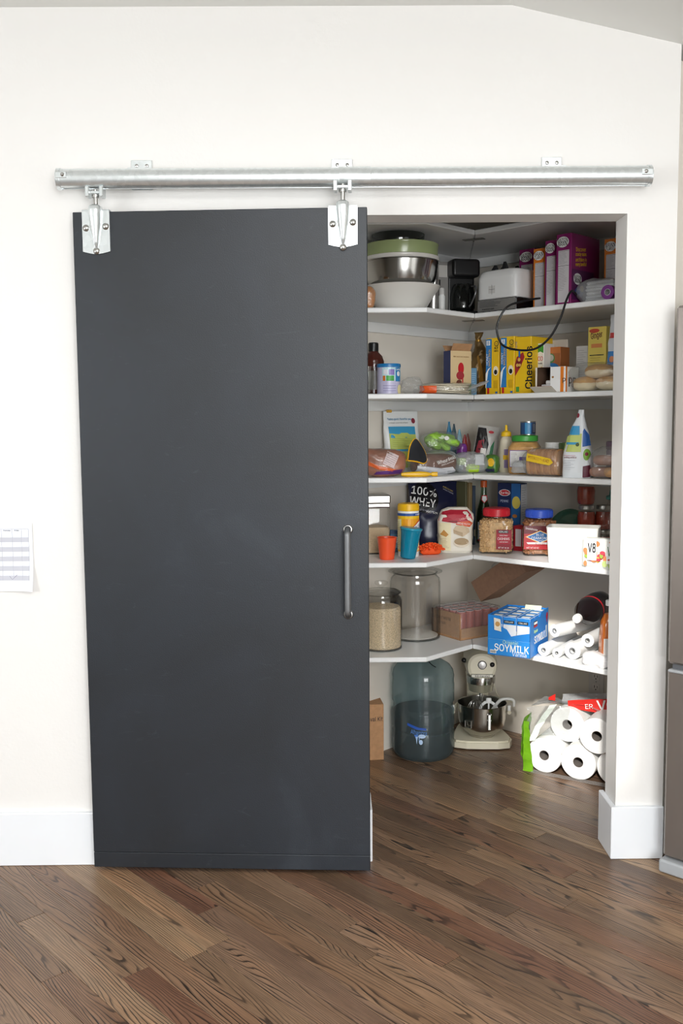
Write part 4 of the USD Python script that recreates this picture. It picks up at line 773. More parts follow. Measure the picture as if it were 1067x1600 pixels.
# ================================================================== fifth shelf
GRAIN = mat('#c6b192', .85, var=.35, vscale=420, bump=.0012, bscale=420)
t = thing('square_glass_canister', 'square glass canister with a steel lid, part filled with grain', 'canister', (.178, .965, T4), 6)
obj('glass_body', loft(dense([(0, .052, .052, 6), (.004, .056, .056, 7), (.19, .056, .056, 7), (.2, .054, .054, 7)], 2), 48), GLASS, t)
obj('steel_lid', cat_([rbox(-.056, .056, -.056, .056, .215, .252, .006), cbox(-.052, .052, -.052, .052, .2, .216, .002)]), STEEL_B, t)
obj('lid_gasket', cbox(-.053, .053, -.053, .053, .197, .202, .001), mat('#5a4440', .6), t, smooth=False)
obj('canister_grain', loft(dense([(.005, .051, .051, 7), (.012, .0535, .0535, 7), (.1, .0535, .0535, 7), (.113, .05, .05, 6), (.119, .02, .02, 3)], 3), 48, .002, 90, 3), GRAIN, label='pale grain filling the lower half of the square canister', cat='grain', kind='stuff')
g_ = stage.GetPrimAtPath('/World/canister_grain'); UsdGeom.Xformable(g_).AddTranslateOp().Set(Gf.Vec3d(.178, .965, T4)); UsdGeom.Xformable(g_).AddRotateZOp().Set(6.0)
WX, WY = .309, .852
t = thing('wipes_canister', 'yellow and white cleaning wipes canister behind the teal cup', 'canister', (WX, WY, T4))
obj('canister_body', lathe([(.042, 0), (.044, .004), (.044, .19), (.042, .194)], 44), WHT, t)
obj('cap', lathe([(.0445, .192), (.0455, .194), (.0455, .213), (.0425, .221), (.03, .2235)], 44), mat('#f2bd16', .4), t)
OY = mat('#f0a321', .42)
prints(t, 'f', 0, 0, [('r', -.066, .066, .022, .172, YEL, 'wrap_label'), ('r', -.03, .066, .022, .16, OY, 'wrap_label'), ('r', -.066, -.035, .03, .158, mat('#e9e4b4', .45)), ('r', -.066, .066, .172, .183, mat('#2a55a0', .4)), ('t', '35 WIPES', .042, .1775, .0055, WHT, .03),
  ('p', [(.012, .125), (.042, .15), (.066, .155), (.066, .105), (.038, .1)], RED), ('p', [(.017, .126), (.043, .146), (.066, .15), (.066, .109), (.039, .105)], WHT), ('t', 'CLOROX', .05, .128, .017, mat('#24408f', .4), .05, 20), ('p', [(.02, .02), (.05, .03), (.05, .09), (.03, .075)], mat('#f5dc9a', .45)), ('t', 'CITRUS BLEND', .03, .04, .006, RED, .05)] + lines(-.062, -.038, .04, .15, 14, mat('#8f8d6b', .6), 3, .0009), wrapr=.0443)
t = thing('plastic_cup', 'orange plastic cup standing at the front of the shelf', 'cup', (.214, .765, T4), group='plastic cups')
obj('cup_body', shell([(.028, 0), (.03, .003), (.0395, .086), (.041, .09), (.0405, .091)], .0018, 40), mat('#f2562a', .35, subsurface_weight=0.0), t)
t = thing('plastic_cup', 'translucent teal plastic cup leaning right of the orange one', 'cup', (.300, .775, T4+.003), group='plastic cups', tilt=(0, 7, 0))
obj('cup_body', shell([(.028, 0), (.031, .004), (.040, .1), (.043, .116), (.0455, .119), (.0455, .124), (.0435, .126)], .002, 40), TEALCUP, t)
obj('cup_rim', lathe([(.0435, .117), (.0462, .119), (.0462, .124), (.0435, .1265)], 40), mat('#2398b5', .3), t)
t = carton('matchbox', 'small blue and white box between the grain canister and wipes', 'box', (.262, .985, T4), 0, .045, .03, .095, mat('#3f7296', .5), front=[('p', [(-.022, .04), (.022, .04), (.022, .075), (0, .06), (-.022, .07)], mat('#dfe6ea', .5)), ('r', -.022, .022, .08, .094, mat('#26496e', .5)), ('o', 0, .03, .014, .012, mat('#89b4cc', .5))])
NV = mat('#191d3a', .28); t = thing('protein_bag', 'big dark navy protein powder bag with white block letters', 'bag', (.442, 1.105, T4), 8, tilt=(-5, 0, 0))
b = loft(dense([(0, .075, .06, 3), (.03, .085, .07, 3), (.13, .1, .07, 2.8), (.2, .108, .05, 2.6), (.26, .11, .02, 2.6), (.295, .112, .004, 2.6)], 6), 52, .013, 16, 12); obj('bag_body', b, NV, t, smooth=40)
prints(t, 'f', 0, 0, [('o', -.045, .225, .06, .07, mat('#0b0b10', .3)), ('t', '100%', -.045, .252, .034, WHT, .11, -10), ('t', 'WHEY', -.055, .205, .034, WHT, .11, -10), ('t', 'GOLD STANDARD', -.05, .168, .007, mat('#b9bcc8', .4), .08, -10), ('t', 'PROTEIN', -.02, .158, .009, WHT, .05, -10), ('t', 'vanilla ice cream', .065, .262, .008, mat('#c9b060', .4), .05, -28), ('t', 'NATURALLY FLAVORED', .065, .25, .005, mat('#c9cbd6', .4), .05, -28),
  ('p', [(.02, .01), (.05, .012), (.058, .1), (.02, .105)], mat('#0c0c14', .2)), ('r', .024, .05, .08, .1, mat('#c6b8cc', .25)), ('r', .026, .048, .05, .07, mat('#7d2c4c', .3)), ('t', 'WHEY', .036, .035, .008, WHT, .03)], target=b)
OG = mat('#f0571a', .7)
t = thing('duster_head', 'bright orange chenille duster lying beside the flour bag', 'duster', (.405, .885, T4), 10)
fm = []; rg3 = random.Random(9)
obj('pad', pillow(.09, .045, .034, .004, 30, 5, sub=3), OG, t)
for k in range(170):
    th_, ph_ = rg3.uniform(0, 2*math.pi), rg3.uniform(.05, 1.45)
    d_ = np.array([math.cos(th_)*math.sin(ph_), math.sin(th_)*math.sin(ph_), math.cos(ph_)]); p0 = d_*np.array([.042, .021, .014])+np.array([0, 0, .02]); p1 = p0+d_*rg3.uniform(.016, .023)+np.array([0, 0, -.004])
    p1[2] = max(p1[2], .004); fm.append(tube([p0, (p0+p1)/2+np.array([0, 0, .002]), p1], [.0036, .0042, .0034], 6, 2))
obj('chenille_fingers', cat_(fm), OG, t, kind='stuff')
t = thing('flour_bag', 'white and red paper flour bag with bread and wheat picture', 'flour', (.522, .982, T4), -6)
b = loft(dense([(0, .066, .048, 5), (.01, .072, .054, 5), (.08, .076, .056, 4), (.14, .077, .054, 3.6), (.165, .072, .046, 3), (.18, .06, .03, 2.4), (.193, .04, .018, 2.2, .006)], 6), 52, .009, 22, 15); obj('bag_body', b, mat('#e6e0d3', .6), t, smooth=45)
RD = mat('#b02034', .5)
prints(t, 'f', 0, 0, [('p', [(-.073, .138), (.0, .128), (.073, .14), (.066, .165), (.05, .182), (-.02, .184), (-.055, .176), (-.068, .158)], RD), ('r', -.071, -.02, .01, .13, mat('#e9dfb9', .6)), ('p', [(.0, .122), (.06, .112), (.073, .128), (.06, .138), (.01, .134)], mat('#d2552b', .5)), ('t', 'Unbleached', .04, .15, .009, mat('#e9b9b0', .5), .05, 14), ('t', 'BREAD FLOUR', .035, .126, .008, WHT, .055, -6),
  ('p', [(-.01, .1), (.0, .115), (.03, .12), (.055, .108), (.06, .09), (.03, .07), (-.008, .085)], mat('#cdb89a', .6)), ('p', [(-.008, .086), (.03, .071), (.03, .088), (-.008, .1)], mat('#b79f80', .6)), ('o', .025, .045, .034, .02, mat('#d9ccb8', .6)), ('o', .025, .05, .03, .015, mat('#a88f6c', .6)), ('p', [(-.066, .08), (-.04, .07), (-.03, .08), (-.05, .1)], mat('#c08a3e', .6)), ('t', 'KIRKLAND', -.01, .136, .006, mat('#1c1a1c', .5), .035)] + lines(-.066, -.026, .02, .065, 7, mat('#b9a878', .6), 4, .0012), target=b)
for k, (x_, c_, h_, w_) in enumerate(((.556, '#5b5a3f', .29, .012), (.578, '#8a7650', .285, .02), (.598, '#3c4a5a', .27, .014))):
    carton('cookbook', ('olive thin book standing behind the protein bag', 'tan book standing behind the protein bag', 'slate blue book standing behind the protein bag')[k], 'book', (x_, 1.20+.02*k, T4), 40, w_, .12, h_, mat(c_, .6), group='books behind the protein bag', front=[('r', -w_*.3, w_*.3, .04, .07, mat('#cfc6a4', .6))])
t = thing('juice_bottle', 'tall green glass bottle with an orange cap and white label', 'bottle', (.689, 1.265, T4))
obj('glass_body', lathe([(.03, 0), (.033, .004), (.033, .12), (.03, .15), (.016, .21), (.013, .235), (.013, .262)], 32), GLASS_GREEN, t)
obj('juice', lathe([(.028, .006), (.0305, .01), (.0305, .118), (.027, .148), (.015, .2)], 28), mat('#3f4432', .2), t)
obj('cap', lathe([(.0145, .258), (.015, .26), (.015, .286), (.013, .289)], 24), mat('#d5602c', .4), t)
prints(t, 'f', 0, 0, [('r', -.035, .03, .01, .1, mat('#cfd3dc', .45)), ('r', -.035, .03, .01, .018, RED), ('p', [(-.005, .05), (.005, .035), (.012, .05), (.005, .07)], mat('#2c4fa0', .45)), ('t', 'S.P', -.012, .042, .012, RED, .02)], wrapr=.0334)
prints(t, 'f', 0, 0, [('p', [(-.016, .2), (0, .185), (.016, .2), (.012, .222), (-.012, .222)], RED), ('p', [(-.012, .201), (0, .19), (.012, .201), (.009, .218), (-.009, .218)], WHT)], wrapr=.0215)
x, y = right_shelf(.775, 1.115, .06)
carton('pasta_carton', 'dark blue pasta box with a red and white oval name in back', 'box', (x, y, T4), -38, .115, .06, .285, mat('#1b2a55', .4),
  front=[('o', -.022, .242, .028, .015, WHT), ('o', -.022, .242, .025, .0125, RED), ('t', 'Barilla', -.022, .242, .011, WHT, .04), ('t', 'PENNE', -.022, .205, .011, mat('#b9c3dd', .5), .04), ('r', .012, .056, .09, .284, mat('#2866a8', .4)), ('o', .036, .2, .02, .028, mat('#d9c75a', .5)), ('o', .03, .14, .012, .008, mat('#c77f3a', .5))],
  side=[('r', -.029, .029, .1, .28, mat('#cfcfd0', .5))] + lines(-.025, .022, .12, .27, 14, mat('#77797f', .6), 6, .001))
x, y = right_shelf(.80, .975, .04)
carton('tea_box', 'small red box standing between the two nut jars', 'box', (x, y, T4), -40, .058, .05, .11, mat('#a81f2c', .45), front=[('r', -.02, .008, .02, .095, mat('#d9cfd2', .5))])

def nut(rg_, r, L, bend, m_=5, k=2):
    a_ = np.linspace(-bend, bend, m_); R_ = L/(2*bend); P = np.stack([R_*np.sin(a_), R_*(1-np.cos(a_)), 0*a_], 1)
    n_ = tube(P, [r*.5, r, r*1.05, r*.9, r*.45], 6, k); n_.apply_transform(trimesh.transformations.random_rotation_matrix(np.array([rg_.random() for _ in range(3)]))); return n_
def nut_fill(R, p, z0, z1, count, r, L, bend, seed):
    rg_ = random.Random(seed); out = []
    for _ in range(count):
        a_ = rg_.uniform(math.pi*.85, math.pi*2.25); z = rg_.uniform(z0, z1); c_, s_ = math.cos(a_), math.sin(a_); rr = R*(rg_.uniform(.9, 1))
        out.append(mv(nut(rg_, r, L, bend), rr*np.sign(c_)*abs(c_)**(2/p), rr*np.sign(s_)*abs(s_)**(2/p), z))
    for _ in range(count//5):
        a_, q_ = rg_.uniform(0, 6.28), rg_.random()**.5*R*.9; out.append(mv(nut(rg_, r, L, bend), q_*math.cos(a_), q_*math.sin(a_), z1+rg_.uniform(-.002, .004)))
    return cat_(out)
def nut_jar(name, label, loc, rz, hw, h, neck, lidc, lidname):
    t = thing(name, label, 'jar', loc, rz, group='jars of nuts')
    jb = loft(dense([(0, hw*.9, hw*.9, 4), (.006, hw*.98, hw*.98, 5), (h*.1, hw, hw, 6), (h*.62, hw, hw, 6), (h*.74, hw*.93, hw*.93, 4), (h*.8, neck, neck, 2.3), (h*.83, neck*.97, neck*.97, 2)], 4), 52); obj('jar_body', jb, PET, t)
    obj('lid', lathe([(neck*1.03, h*.82), (neck*1.08, h*.83), (neck*1.08, h*.975), (neck*1.02, h)], 56), lidc, t)
    rb = [mv(cbox(-.0009, .0009, -.001, .001, h*.84, h*.965, .0003), 0, 0, 0) for _ in range(1)]
    ribs = [rot(mv(rb[0], 0, -neck*1.082, 0), 6*k, [0, 0, 1]) for k in range(60)]
    obj('lid_ribs', cat_(ribs), lidc, t, smooth=False)
    return t
cx_, cy_ = .692, .938
t = nut_jar('nut_jar', 'square plastic jar of cashews with a red lid', (cx_, cy_, T4), -14, .071, .192, .052, mat('#c3202e', .35), 'red')
LB = mat('#8e1d2b', .4)
prints(t, 'f', .142, .142, [('r', .004, .069, .022, .106, LB, 'jar_label'), ('r', .0035, .005, .022, .112, mat('#d9a86a', .5)), ('r', .014, .055, .092, .103, INK), ('t', 'KIRKLAND', .035, .0975, .0075, WHT, .036), ('r', .009, .064, .046, .089, mat('#a92536', .4)), ('t', 'CASHEWS', .036, .068, .0105, WHT, .05), ('t', 'WHOLE FANCY', .036, .082, .005, WHT, .035), ('t', 'roasted and salted', .036, .055, .005, WHT, .035), ('t', 'NET WT 40 OZ', .036, .03, .006, WHT, .045)])
p_ = obj('cashew_nuts', cat_([nut_fill(.064, 5, .012, .138, 620, .0046, .018, 1.05, 3), loft([(.008, .055, .055, 5), (.012, .0605, .0605, 5), (.134, .0605, .0605, 5), (.138, .05, .05, 4)], 32)]), mat('#d8b07c', .55, var=.22, vscale=70), label='pale cashew nuts filling the red lidded jar', cat='nuts', kind='stuff')
UsdGeom.Xformable(stage.GetPrimAtPath(p_)).AddTranslateOp().Set(Gf.Vec3d(cx_, cy_, T4)); UsdGeom.Xformable(stage.GetPrimAtPath(p_)).AddRotateZOp().Set(-14.0)
c2, d2 = .859, .865
t = nut_jar('nut_jar', 'square plastic jar of almonds with a blue lid', (c2, d2, T4), -8, .068, .192, .052, mat('#3a5fd0', .35), 'blue')
LR = mat('#b8242c', .4)
prints(t, 'f', .136, .136, [('r', -.066, .066, .03, .128, LR, 'jar_label'), ('r', -.066, .066, .095, .128, mat('#6e1c26', .4)), ('t', 'Smokehouse', -.035, .115, .009, WHT, .05, -8), ('t', 'Value Size', .045, .114, .009, WHT, .03, -20),
   ('p', [(-.062, .082), (0, .11), (.062, .082), (0, .055)], mat('#e9a83c', .4)), ('p', [(-.056, .082), (0, .107), (.056, .082), (0, .058)], WHT), ('p', [(-.052, .082), (0, .105), (.052, .082), (0, .06)], mat('#2f6fae', .4)), ('t', 'BLUE', 0, .0915, .0095, WHT, .05), ('t', 'DIAMOND', 0, .0775, .0105, WHT, .075), ('t', 'ALMONDS', 0, .0665, .005, WHT, .04),
   ('p', [(-.05, .052), (.045, .052), (.05, .06), (.03, .058), (0, .05), (-.03, .058), (-.056, .06)], WHT), ('t', 'ROASTED', 0, .054, .006, LR, .05), ('t', 'NET WT 45 OZ', -.03, .037, .006, WHT, .05)])
p_ = obj('almond_nuts', cat_([nut_fill(.0615, 5, .012, .142, 520, .0052, .017, .25, 5), loft([(.008, .052, .052, 5), (.012, .058, .058, 5), (.138, .058, .058, 5), (.142, .05, .05, 4)], 32)]), mat('#a8714a', .55, var=.3, vscale=80), label='brown almonds filling the blue lidded jar', cat='nuts', kind='stuff')
UsdGeom.Xformable(stage.GetPrimAtPath(p_)).AddTranslateOp().Set(Gf.Vec3d(c2, d2, T4)); UsdGeom.Xformable(stage.GetPrimAtPath(p_)).AddRotateZOp().Set(-8.0)
t = thing('glass_dish', 'round teal glass baking dish standing on edge behind the white bin', 'dish', (1.02, .965, T4+.075), -45, tilt=(78, 0, 0))
obj('dish_body', shell([(.085, 0), (.09, .004), (.1, .02), (.105, .022)], .003, 48), GLASS_TEAL, t)
t = thing('storage_bin', 'open white square storage bin at the front right of the shelf', 'bin', (.952, .655, T4), -20)
m = manifold3d.Manifold.hull_points
bo = cbox(-.093, .093, -.075, .075, 0, .14, .006)
outer = loft(dense([(0, .09, .058, 10), (.004, .093, .06, 12), (.13, .1, .067, 12), (.142, .102, .069, 12), (.142, .096, .063, 12), (.012, .088, .056, 12), (.01, .08, .05, 10)], 2), 64)
obj('bin_body', outer, mat('#efeee8', .4), t, smooth=40)
t = thing('juice_pack', 'shrink-wrapped pack of fruity vegetable juice cans beside the white bin', 'pack', right_shelf(1.0, .476, .06)+(T4,), -32)
vm = mat('#eef0ea', .4)
obj('pack_body', cbox(-.07, .07, -.03, .03, 0, .112, .008), vm, t, smooth=False)
rg4 = random.Random(4); pr_ = []
for k in range(26):
    c_ = rg4.choice(['#e98f5a', '#d9475a', '#a9c552', '#f0c35a', '#c7d98a']); pr_.append(('o', rg4.uniform(-.06, .06), rg4.uniform(.012, .1), rg4.uniform(.005, .014), rg4.uniform(.005, .013), mat(c_, .4)))
pr_ += [('p', [(-.045, .03), (-.01, .03), (-.01, .108), (-.045, .108)], WHT), ('t', 'V8', -.028, .078, .034, INK, .03), ('p', [(.028, .02), (.06, .02), (.06, .1), (.028, .1)], WHT), ('t', 'V8', .045, .068, .034, mat('#2d6b3a', .4), .026), ('p', [(.03, .035), (.055, .03), (.05, .045)], RED)]
prints(t, 'f', .14, .06, pr_)
JAM = mat('#9c4030', .15, var=.25, vscale=40)
def jam_jar(label, x, y, z):
    t = thing('jam_jar', label, 'jar', (x, y, z), group='jars of red jam')
    obj('glass_body', lathe([(.028, 0), (.034, .004), (.037, .02), (.038, .06), (.034, .08), (.03, .086), (.03, .092)], 36), GLASS, t)
    obj('jam', lathe([(.027, .004), (.0325, .008), (.0355, .022), (.0365, .058), (.0325, .078)], 32), JAM, t)
    obj('metal_lid', lathe([(.031, .088), (.0325, .089), (.0325, .101), (.031, .104), (.029, .1045)], 36), STEEL_B, t)
    return t
qx, qy = right_shelf(1.015, .80, .09)
j0 = jam_jar('jar of red jam, lower of the taller front stack', qx, qy, T4)
dup(j0, (qx+.002, qy+.001, T4+.1048), 0, 'jar of red jam, middle of the taller front stack')
dup(j0, (qx-.001, qy, T4+.2096), 0, 'jar of red jam, top of the taller front stack')
dup(j0, (qx+.076, qy+.006, T4), 0, 'jar of red jam, lower of the shorter stack behind')
dup(j0, (qx+.077, qy+.005, T4+.1048), 0, 'jar of red jam, upper of the shorter stack behind')
t = thing('glass_flask', 'tall clear glass flask with a teal lid at the right jamb', 'bottle', right_shelf(1.075, .60, .09)+(T4,))
obj('glass_body', loft(dense([(0, .04, .04, 4), (.006, .043, .043, 5), (.17, .043, .043, 5), (.21, .036, .036, 3), (.235, .026, .026, 2), (.25, .025, .025, 2)], 3), 40), GLASS, t)
obj('teal_lid', lathe([(.027, .248), (.034, .25), (.034, .262), (.022, .267), (.02, .285), (.012, .29)], 32), mat('#2f6b62', .35), t)
prints(t, 'f', .086, .086, [('r', -.03, .02, .04, .13, mat('#d8d0bf', .6))] + lines(-.026, .014, .05, .12, 8, mat('#9a9285', .6), 2, .0009))

# ================================================================== lowest shelf
def big_jar(name, label, x, y, r, h, lidr):
    t = thing(name, label, 'jar', (x, y, T5), group='large glass cookie jars')
    obj('glass_body', shell([(r*.93, 0), (r*.985, .004), (r, .014), (r, h*.80), (r*.97, h*.85), (r*.86, h*.89), (r*.85, h*.92), (r*.9, h*.935)], .004, 64), GLASS, t)
    obj('glass_lid', lathe([(r*.8, h*.91), (r*.84, h*.935), (lidr, h*.94), (lidr, h*.955), (r*.78, h*.985), (r*.4, h*1.0), (r*.12, h*1.002), (r*.1, h*1.01)], 64), GLASS, t)
    obj('base_ring', lathe([(r*.94, .0005), (r*.985, .003), (r*.985, .006), (r*.94, .008)], 64), mat('#4c4d49', .2), t)
    return t
jx1, jy1 = .193, .83
t = big_jar('grain_jar', 'wide glass jar nearly full of pale grain at the left', jx1, jy1, .087, .25, .083)
obj('lid_knob', mv(loft([(.252, .006, .006, 2), (.258, .009, .009, 2), (.27, .026, .012, 2.2), (.28, .028, .013, 2.2), (.285, .02, .009, 2)], 32), 0), GLASS, t)
p_ = obj('rice_grain', lathe([(.079, .006), (.0825, .012), (.0825, .168), (.076, .178), (.04, .183), (.0, .185)], 56), mat('#cfbd9f', .85, var=.4, vscale=210, bump=.002, bscale=230), label='pale speckled grain filling the wide glass jar', cat='grain', kind='stuff')
UsdGeom.Xformable(stage.GetPrimAtPath(p_)).AddTranslateOp().Set(Gf.Vec3d(jx1, jy1, T5))
t = big_jar('empty_jar', 'tall empty glass jar with a wide lid beside the grain jar', .352, 1.028, .111, .31, .118)
p_ = obj('flour_dust', lathe([(.098, .006), (.1, .012), (.06, .024), (.0, .02)], 40), mat('#d9d6cf', .9), label='thin white flour left at the bottom of the tall jar', cat='flour', kind='stuff')
UsdGeom.Xformable(stage.GetPrimAtPath(p_)).AddTranslateOp().Set(Gf.Vec3d(.352, 1.028, T5))
# shrink-wrapped tray of cans
TX, TY, TRZ = .635, 1.065, 45+180+90
t = thing('canned_drink_case', 'low brown cardboard tray wrapped in film with pinkish tops', 'case', (.588, 1.085, T5), -58)
L_, W_, H_ = .24, .2, .125
obj('tray', cat_([cbox(-W_/2, W_/2, -L_/2, L_/2, 0, .003, .0005), cbox(-W_/2, -W_/2+.003, -L_/2, L_/2, 0, .07, .0005), cbox(W_/2-.003, W_/2, -L_/2, L_/2, 0, .05, .0005), cbox(-W_/2, W_/2, L_/2-.003, L_/2, 0, .07, .0005), cbox(-W_/2, W_/2, -L_/2, -L_/2+.003, 0, .115, .0005)]), KRAFT, t, smooth=False)
prints(t, 'f', W_, L_, [('t', 'COCONUT WATER', -.03, .082, .013, mat('#6a4a36', .6), .13), ('t', '24 PACK', -.03, .06, .011, mat('#6a4a36', .6), .1)])
obj('shrink_film', cbox(-W_/2-.003, W_/2+.003, -L_/2-.003, L_/2+.003, .001, H_+.004, .012), FILM, t, smooth=40)
can0 = None
TRM = trimesh.transformations.translation_matrix((.588, 1.085, T5)) @ trimesh.transformations.rotation_matrix(math.radians(-58), [0, 0, 1])
for i in range(4):
    for j in range(5):
        P_ = TRM @ np.array([-.073+.0485*i, -.092+.046*j, .0035, 1]); lab = 'pink topped can in the brown tray, %s row, %s' % (('nearest', 'second nearest', 'second farthest', 'farthest')[3-i], ('leftmost', 'second from left', 'in the middle', 'second from right', 'rightmost')[j])
        if can0 is None:
            can0 = thing('juice_can', lab, 'can', P_[:3], -58, group='cartons in the brown tray')
            obj('can_body', lathe([(.02, 0), (.0222, .003), (.0222, .112), (.02, .117)], 20), mat('#a85a4e', .4), can0)
            obj('can_top', lathe([(.019, .117), (.02, .119), (.017, .1195), (.016, .117)], 20), mat('#e2d2d2', .3), can0)
        else: dup(can0, P_[:3], -58, lab)
t = thing('leaning_cardboard_box', 'open brown cardboard tray leaning on the wall behind the soy milk', 'box', (.735, 1.235, T5+.128), -45, tilt=(0, -34, 0))
obj('box_body', cat_([cbox(0, .25, -.1, -.096, 0, .1, .0006), cbox(0, .25, .046, .05, 0, .1, .0006), cbox(0, .25, -.1, .05, 0, .004, .0006), cbox(0, .004, -.1, .05, 0, .1, .0006), cbox(.286, .25, -.1, .05, 0, .1, .0006)]), KRAFTD, t, smooth=False)
obj('front_sheet', cbox(.0, .19, -.103, -.1, .0, .1, .0005), KRAFTD, t, smooth=False)
obj('torn_film', mv(pillow(.15, .12, .05, .014, 28, 77), .18, -.03, .08), FILM, t)

# open soy milk case
SBL = mat('#2a86d8', .4); SX, SY = .697, .655
sr = -30.0; sw, sd_, sh = .178, .235, .165
ca, sa = math.cos(math.radians(sr)), math.sin(math.radians(sr))
scx, scy = SX-sa*sd_/2*1.0+.0, SY+ca*sd_/2
t = thing('soy_milk_case', 'open blue and white cardboard case of soy milk cartons', 'case', (scx, scy, T5), sr)
w2, d2_ = sw/2, sd_/2
fp = [(-w2, 0), (w2, 0), (w2, sh*.98), (w2*.55, sh*.97), (w2*.42, sh*.68), (w2*.3, sh*.6), (-w2*.18, sh*.62), (-w2*.42, sh*.8), (-w2*.62, sh*.99), (-w2, sh)]
fp = [(-w2, 0), (w2, 0), (w2, sh*.62), (w2*.5, sh*.56), (w2*.1, sh*.5), (-w2*.1, sh*.66), (-w2*.35, sh*.72), (-w2*.42, sh*.98), (-w2, sh)]
obj('front_panel', plate(fp, -d2_, -d2_+.003), SBL, t, smooth=False)
obj('side_panel', mv(rot(plate([(-d2_, 0), (d2_, 0), (d2_, sh*1.02), (d2_*.2, sh*1.0), (d2_*.0, sh*.9), (-d2_*.1, sh*.93), (-d2_, sh*.9)], -.003, 0), 90, [0, 0, 1]), w2-.003), SBL, t, smooth=False)
obj('side_panel', cbox(-w2, -w2+.003, -d2_, d2_, 0, sh, .0005), SBL, t, smooth=False)
obj('back_panel', cbox(-w2, w2, d2_-.003, d2_, 0, sh, .0005), SBL, t, smooth=False)
obj('case_floor', cbox(-w2, w2, -d2_, d2_, 0, .003, .0005), KRAFT, t, smooth=False)
obj('torn_flap', mv(rot(cbox(-.02, .05, -.001, .001, 0, .03, .0004), -35, [1, 0, 0]), .02, d2_*.6, sh-.012), mat('#d8e6c8', .5), t, smooth=False)
prints(t, 'f', sw, sd_, [('r', -w2+.002, w2-.002, .004, .066, mat('#2f8fe0', .4), 'lower_band'), ('r', -w2, w2, .066, .0668, mat('#8cc4ec', .4)), ('t', 'Organic', .008, .056, .014, mat('#cfe6b0', .4), .065), ('t', 'SOYMILK', .012, .034, .028, WHT, .145), ('t', 'Vanilla', .045, .013, .016, WHT, .06), ('r', -.078, -.052, .008, .022, WHT, 'barcode_patch')] + [('r', -.076+.003*k, -.0748+.003*k, .01, .02, INK, 'barcode_bar') for k in range(8)] + [('p', [(-.06, .105), (-.03, .1), (-.034, .15), (-.062, .155)], mat('#ece4d4', .5)), ('o', -.046, .13, .01, .01, mat('#c99a5c', .5))])
prints(t, 'r', sw, sd_, [('r', -.075, -.03, .118, .142, INK), ('r', -.075, -.03, .118, .126, RED), ('t', 'KIRKLAND', -.052, .134, .01, WHT, .04), ('t', 'Organic', -.05, .1, .013, mat('#bfe0a0', .4), .05), ('t', 'SOYMILK', .0, .066, .03, WHT, .14), ('p', [(.08, .14), (.09, .152), (.1, .152), (.105, .14), (.092, .11)], RED), ('r', .075, .095, .05, .1, mat('#cfe0ee', .5))])
S4m = trimesh.transformations.translation_matrix((scx, scy, T5)) @ trimesh.transformations.rotation_matrix(math.radians(sr), [0, 0, 1])
sc0 = None
for j in range(4):
    for i in range(3):
        P_ = S4m @ np.array([-.0575+.0575*i, -.083+.0555*j, .0035, 1]); lab = 'soy milk carton, %s row of the open case, %s' % (('front', 'second', 'third', 'back')[j], ('at left', 'in the middle', 'at right')[i])
        if sc0 is None:
            sc0 = thing('soy_milk_carton', lab, 'carton', P_[:3], sr, group='soy milk cartons in the case')
            obj('carton_body', cbox(-.0275, .0275, -.0265, .0265, 0, .156, .0015), mat('#e9ecef', .4), sc0, smooth=False)
            prints(sc0, 'f', .055, .053, [('r', -.027, .027, .125, .155, SBL), ('r', -.024, .02, .13, .142, INK), ('t', 'KIRKLAND', -.002, .136, .006, WHT, .035)])
            prints(sc0, 'r', .055, .053, [('r', -.026, .026, .1, .155, SBL)])
            obj('top_panel', cbox(-.0265, .0265, -.0255, .0255, .156, .1575, .0005), mat('#3f86cc', .4), sc0, smooth=False)
            obj('top_seam', cbox(-.012, .022, -.02, .004, .1575, .1592, .0006), WHT, sc0, smooth=False)
        else: dup(sc0, P_[:3], sr, lab)
# cola bottle lying over the wrap rolls, juice bottle standing at the jamb
t = thing('cola_bottle', 'big dark cola bottle lying with its white cap toward the room', 'bottle', (1.03, .675, T5+.185), -35, tilt=(-86, 0, 0))
pb = [(.01, -.03), (.014, -.028), (.0145, 0), (.018, .006), (.03, .03), (.048, .065), (.054, .1), (.054, .2), (.05, .24), (.04, .255)]
obj('bottle_body', mv(lathe(pb, 40), 0, 0, -.12), mat('#1a1214', .08), t)
obj('cap', mv(rot(lathe([(.0165, -.036), (.0175, -.034), (.0175, -.016), (.016, -.013)], 32), 0, [1, 0, 0]), 0, 0, -.12), WHT, t)
obj('bottle_label', mv(lathe([(.0545, .11), (.0552, .112), (.0552, .19), (.0545, .192)], 40), 0, 0, -.12), mat('#22181a', .3), t)
obj('label_stripe', mv(lathe([(.0553, .115), (.0556, .116), (.0556, .126), (.0553, .127)], 40), 0, 0, -.12), RED, t)
t = thing('orange_juice_bottle', 'plastic bottle of orange juice standing against the right jamb', 'bottle', (1.065, .52, T5), 0)
obj('bottle_body', loft(dense([(0, .036, .036, 4), (.006, .04, .04, 4), (.1, .04, .04, 4), (.17, .036, .036, 3), (.215, .018, .018, 2), (.235, .016, .016, 2)], 4), 40), PET, t)
obj('juice', loft(dense([(.004, .035, .035, 4), (.01, .038, .038, 4), (.1, .038, .038, 4), (.168, .034, .034, 3), (.2, .022, .022, 2)], 4), 36), mat('#d9762a', .2), t)
obj('cap', lathe([(.0185, .232), (.019, .234), (.019, .25), (.017, .253)], 28), WHT, t)
prints(t, 'f', .08, .08, [('r', -.036, .036, .02, .11, mat('#efe9e4', .45)), ('r', -.03, .03, .02, .03, mat('#c75a50', .4))])
labs = ['white paper roll nearest the soy milk case', 'short pale roll tucked between two thicker paper rolls', 'thick white paper roll in the middle of the pile', 'white wrap roll lying across the pile', 'white paper roll under the cola bottle', 'thin white roll at the front right of the pile']
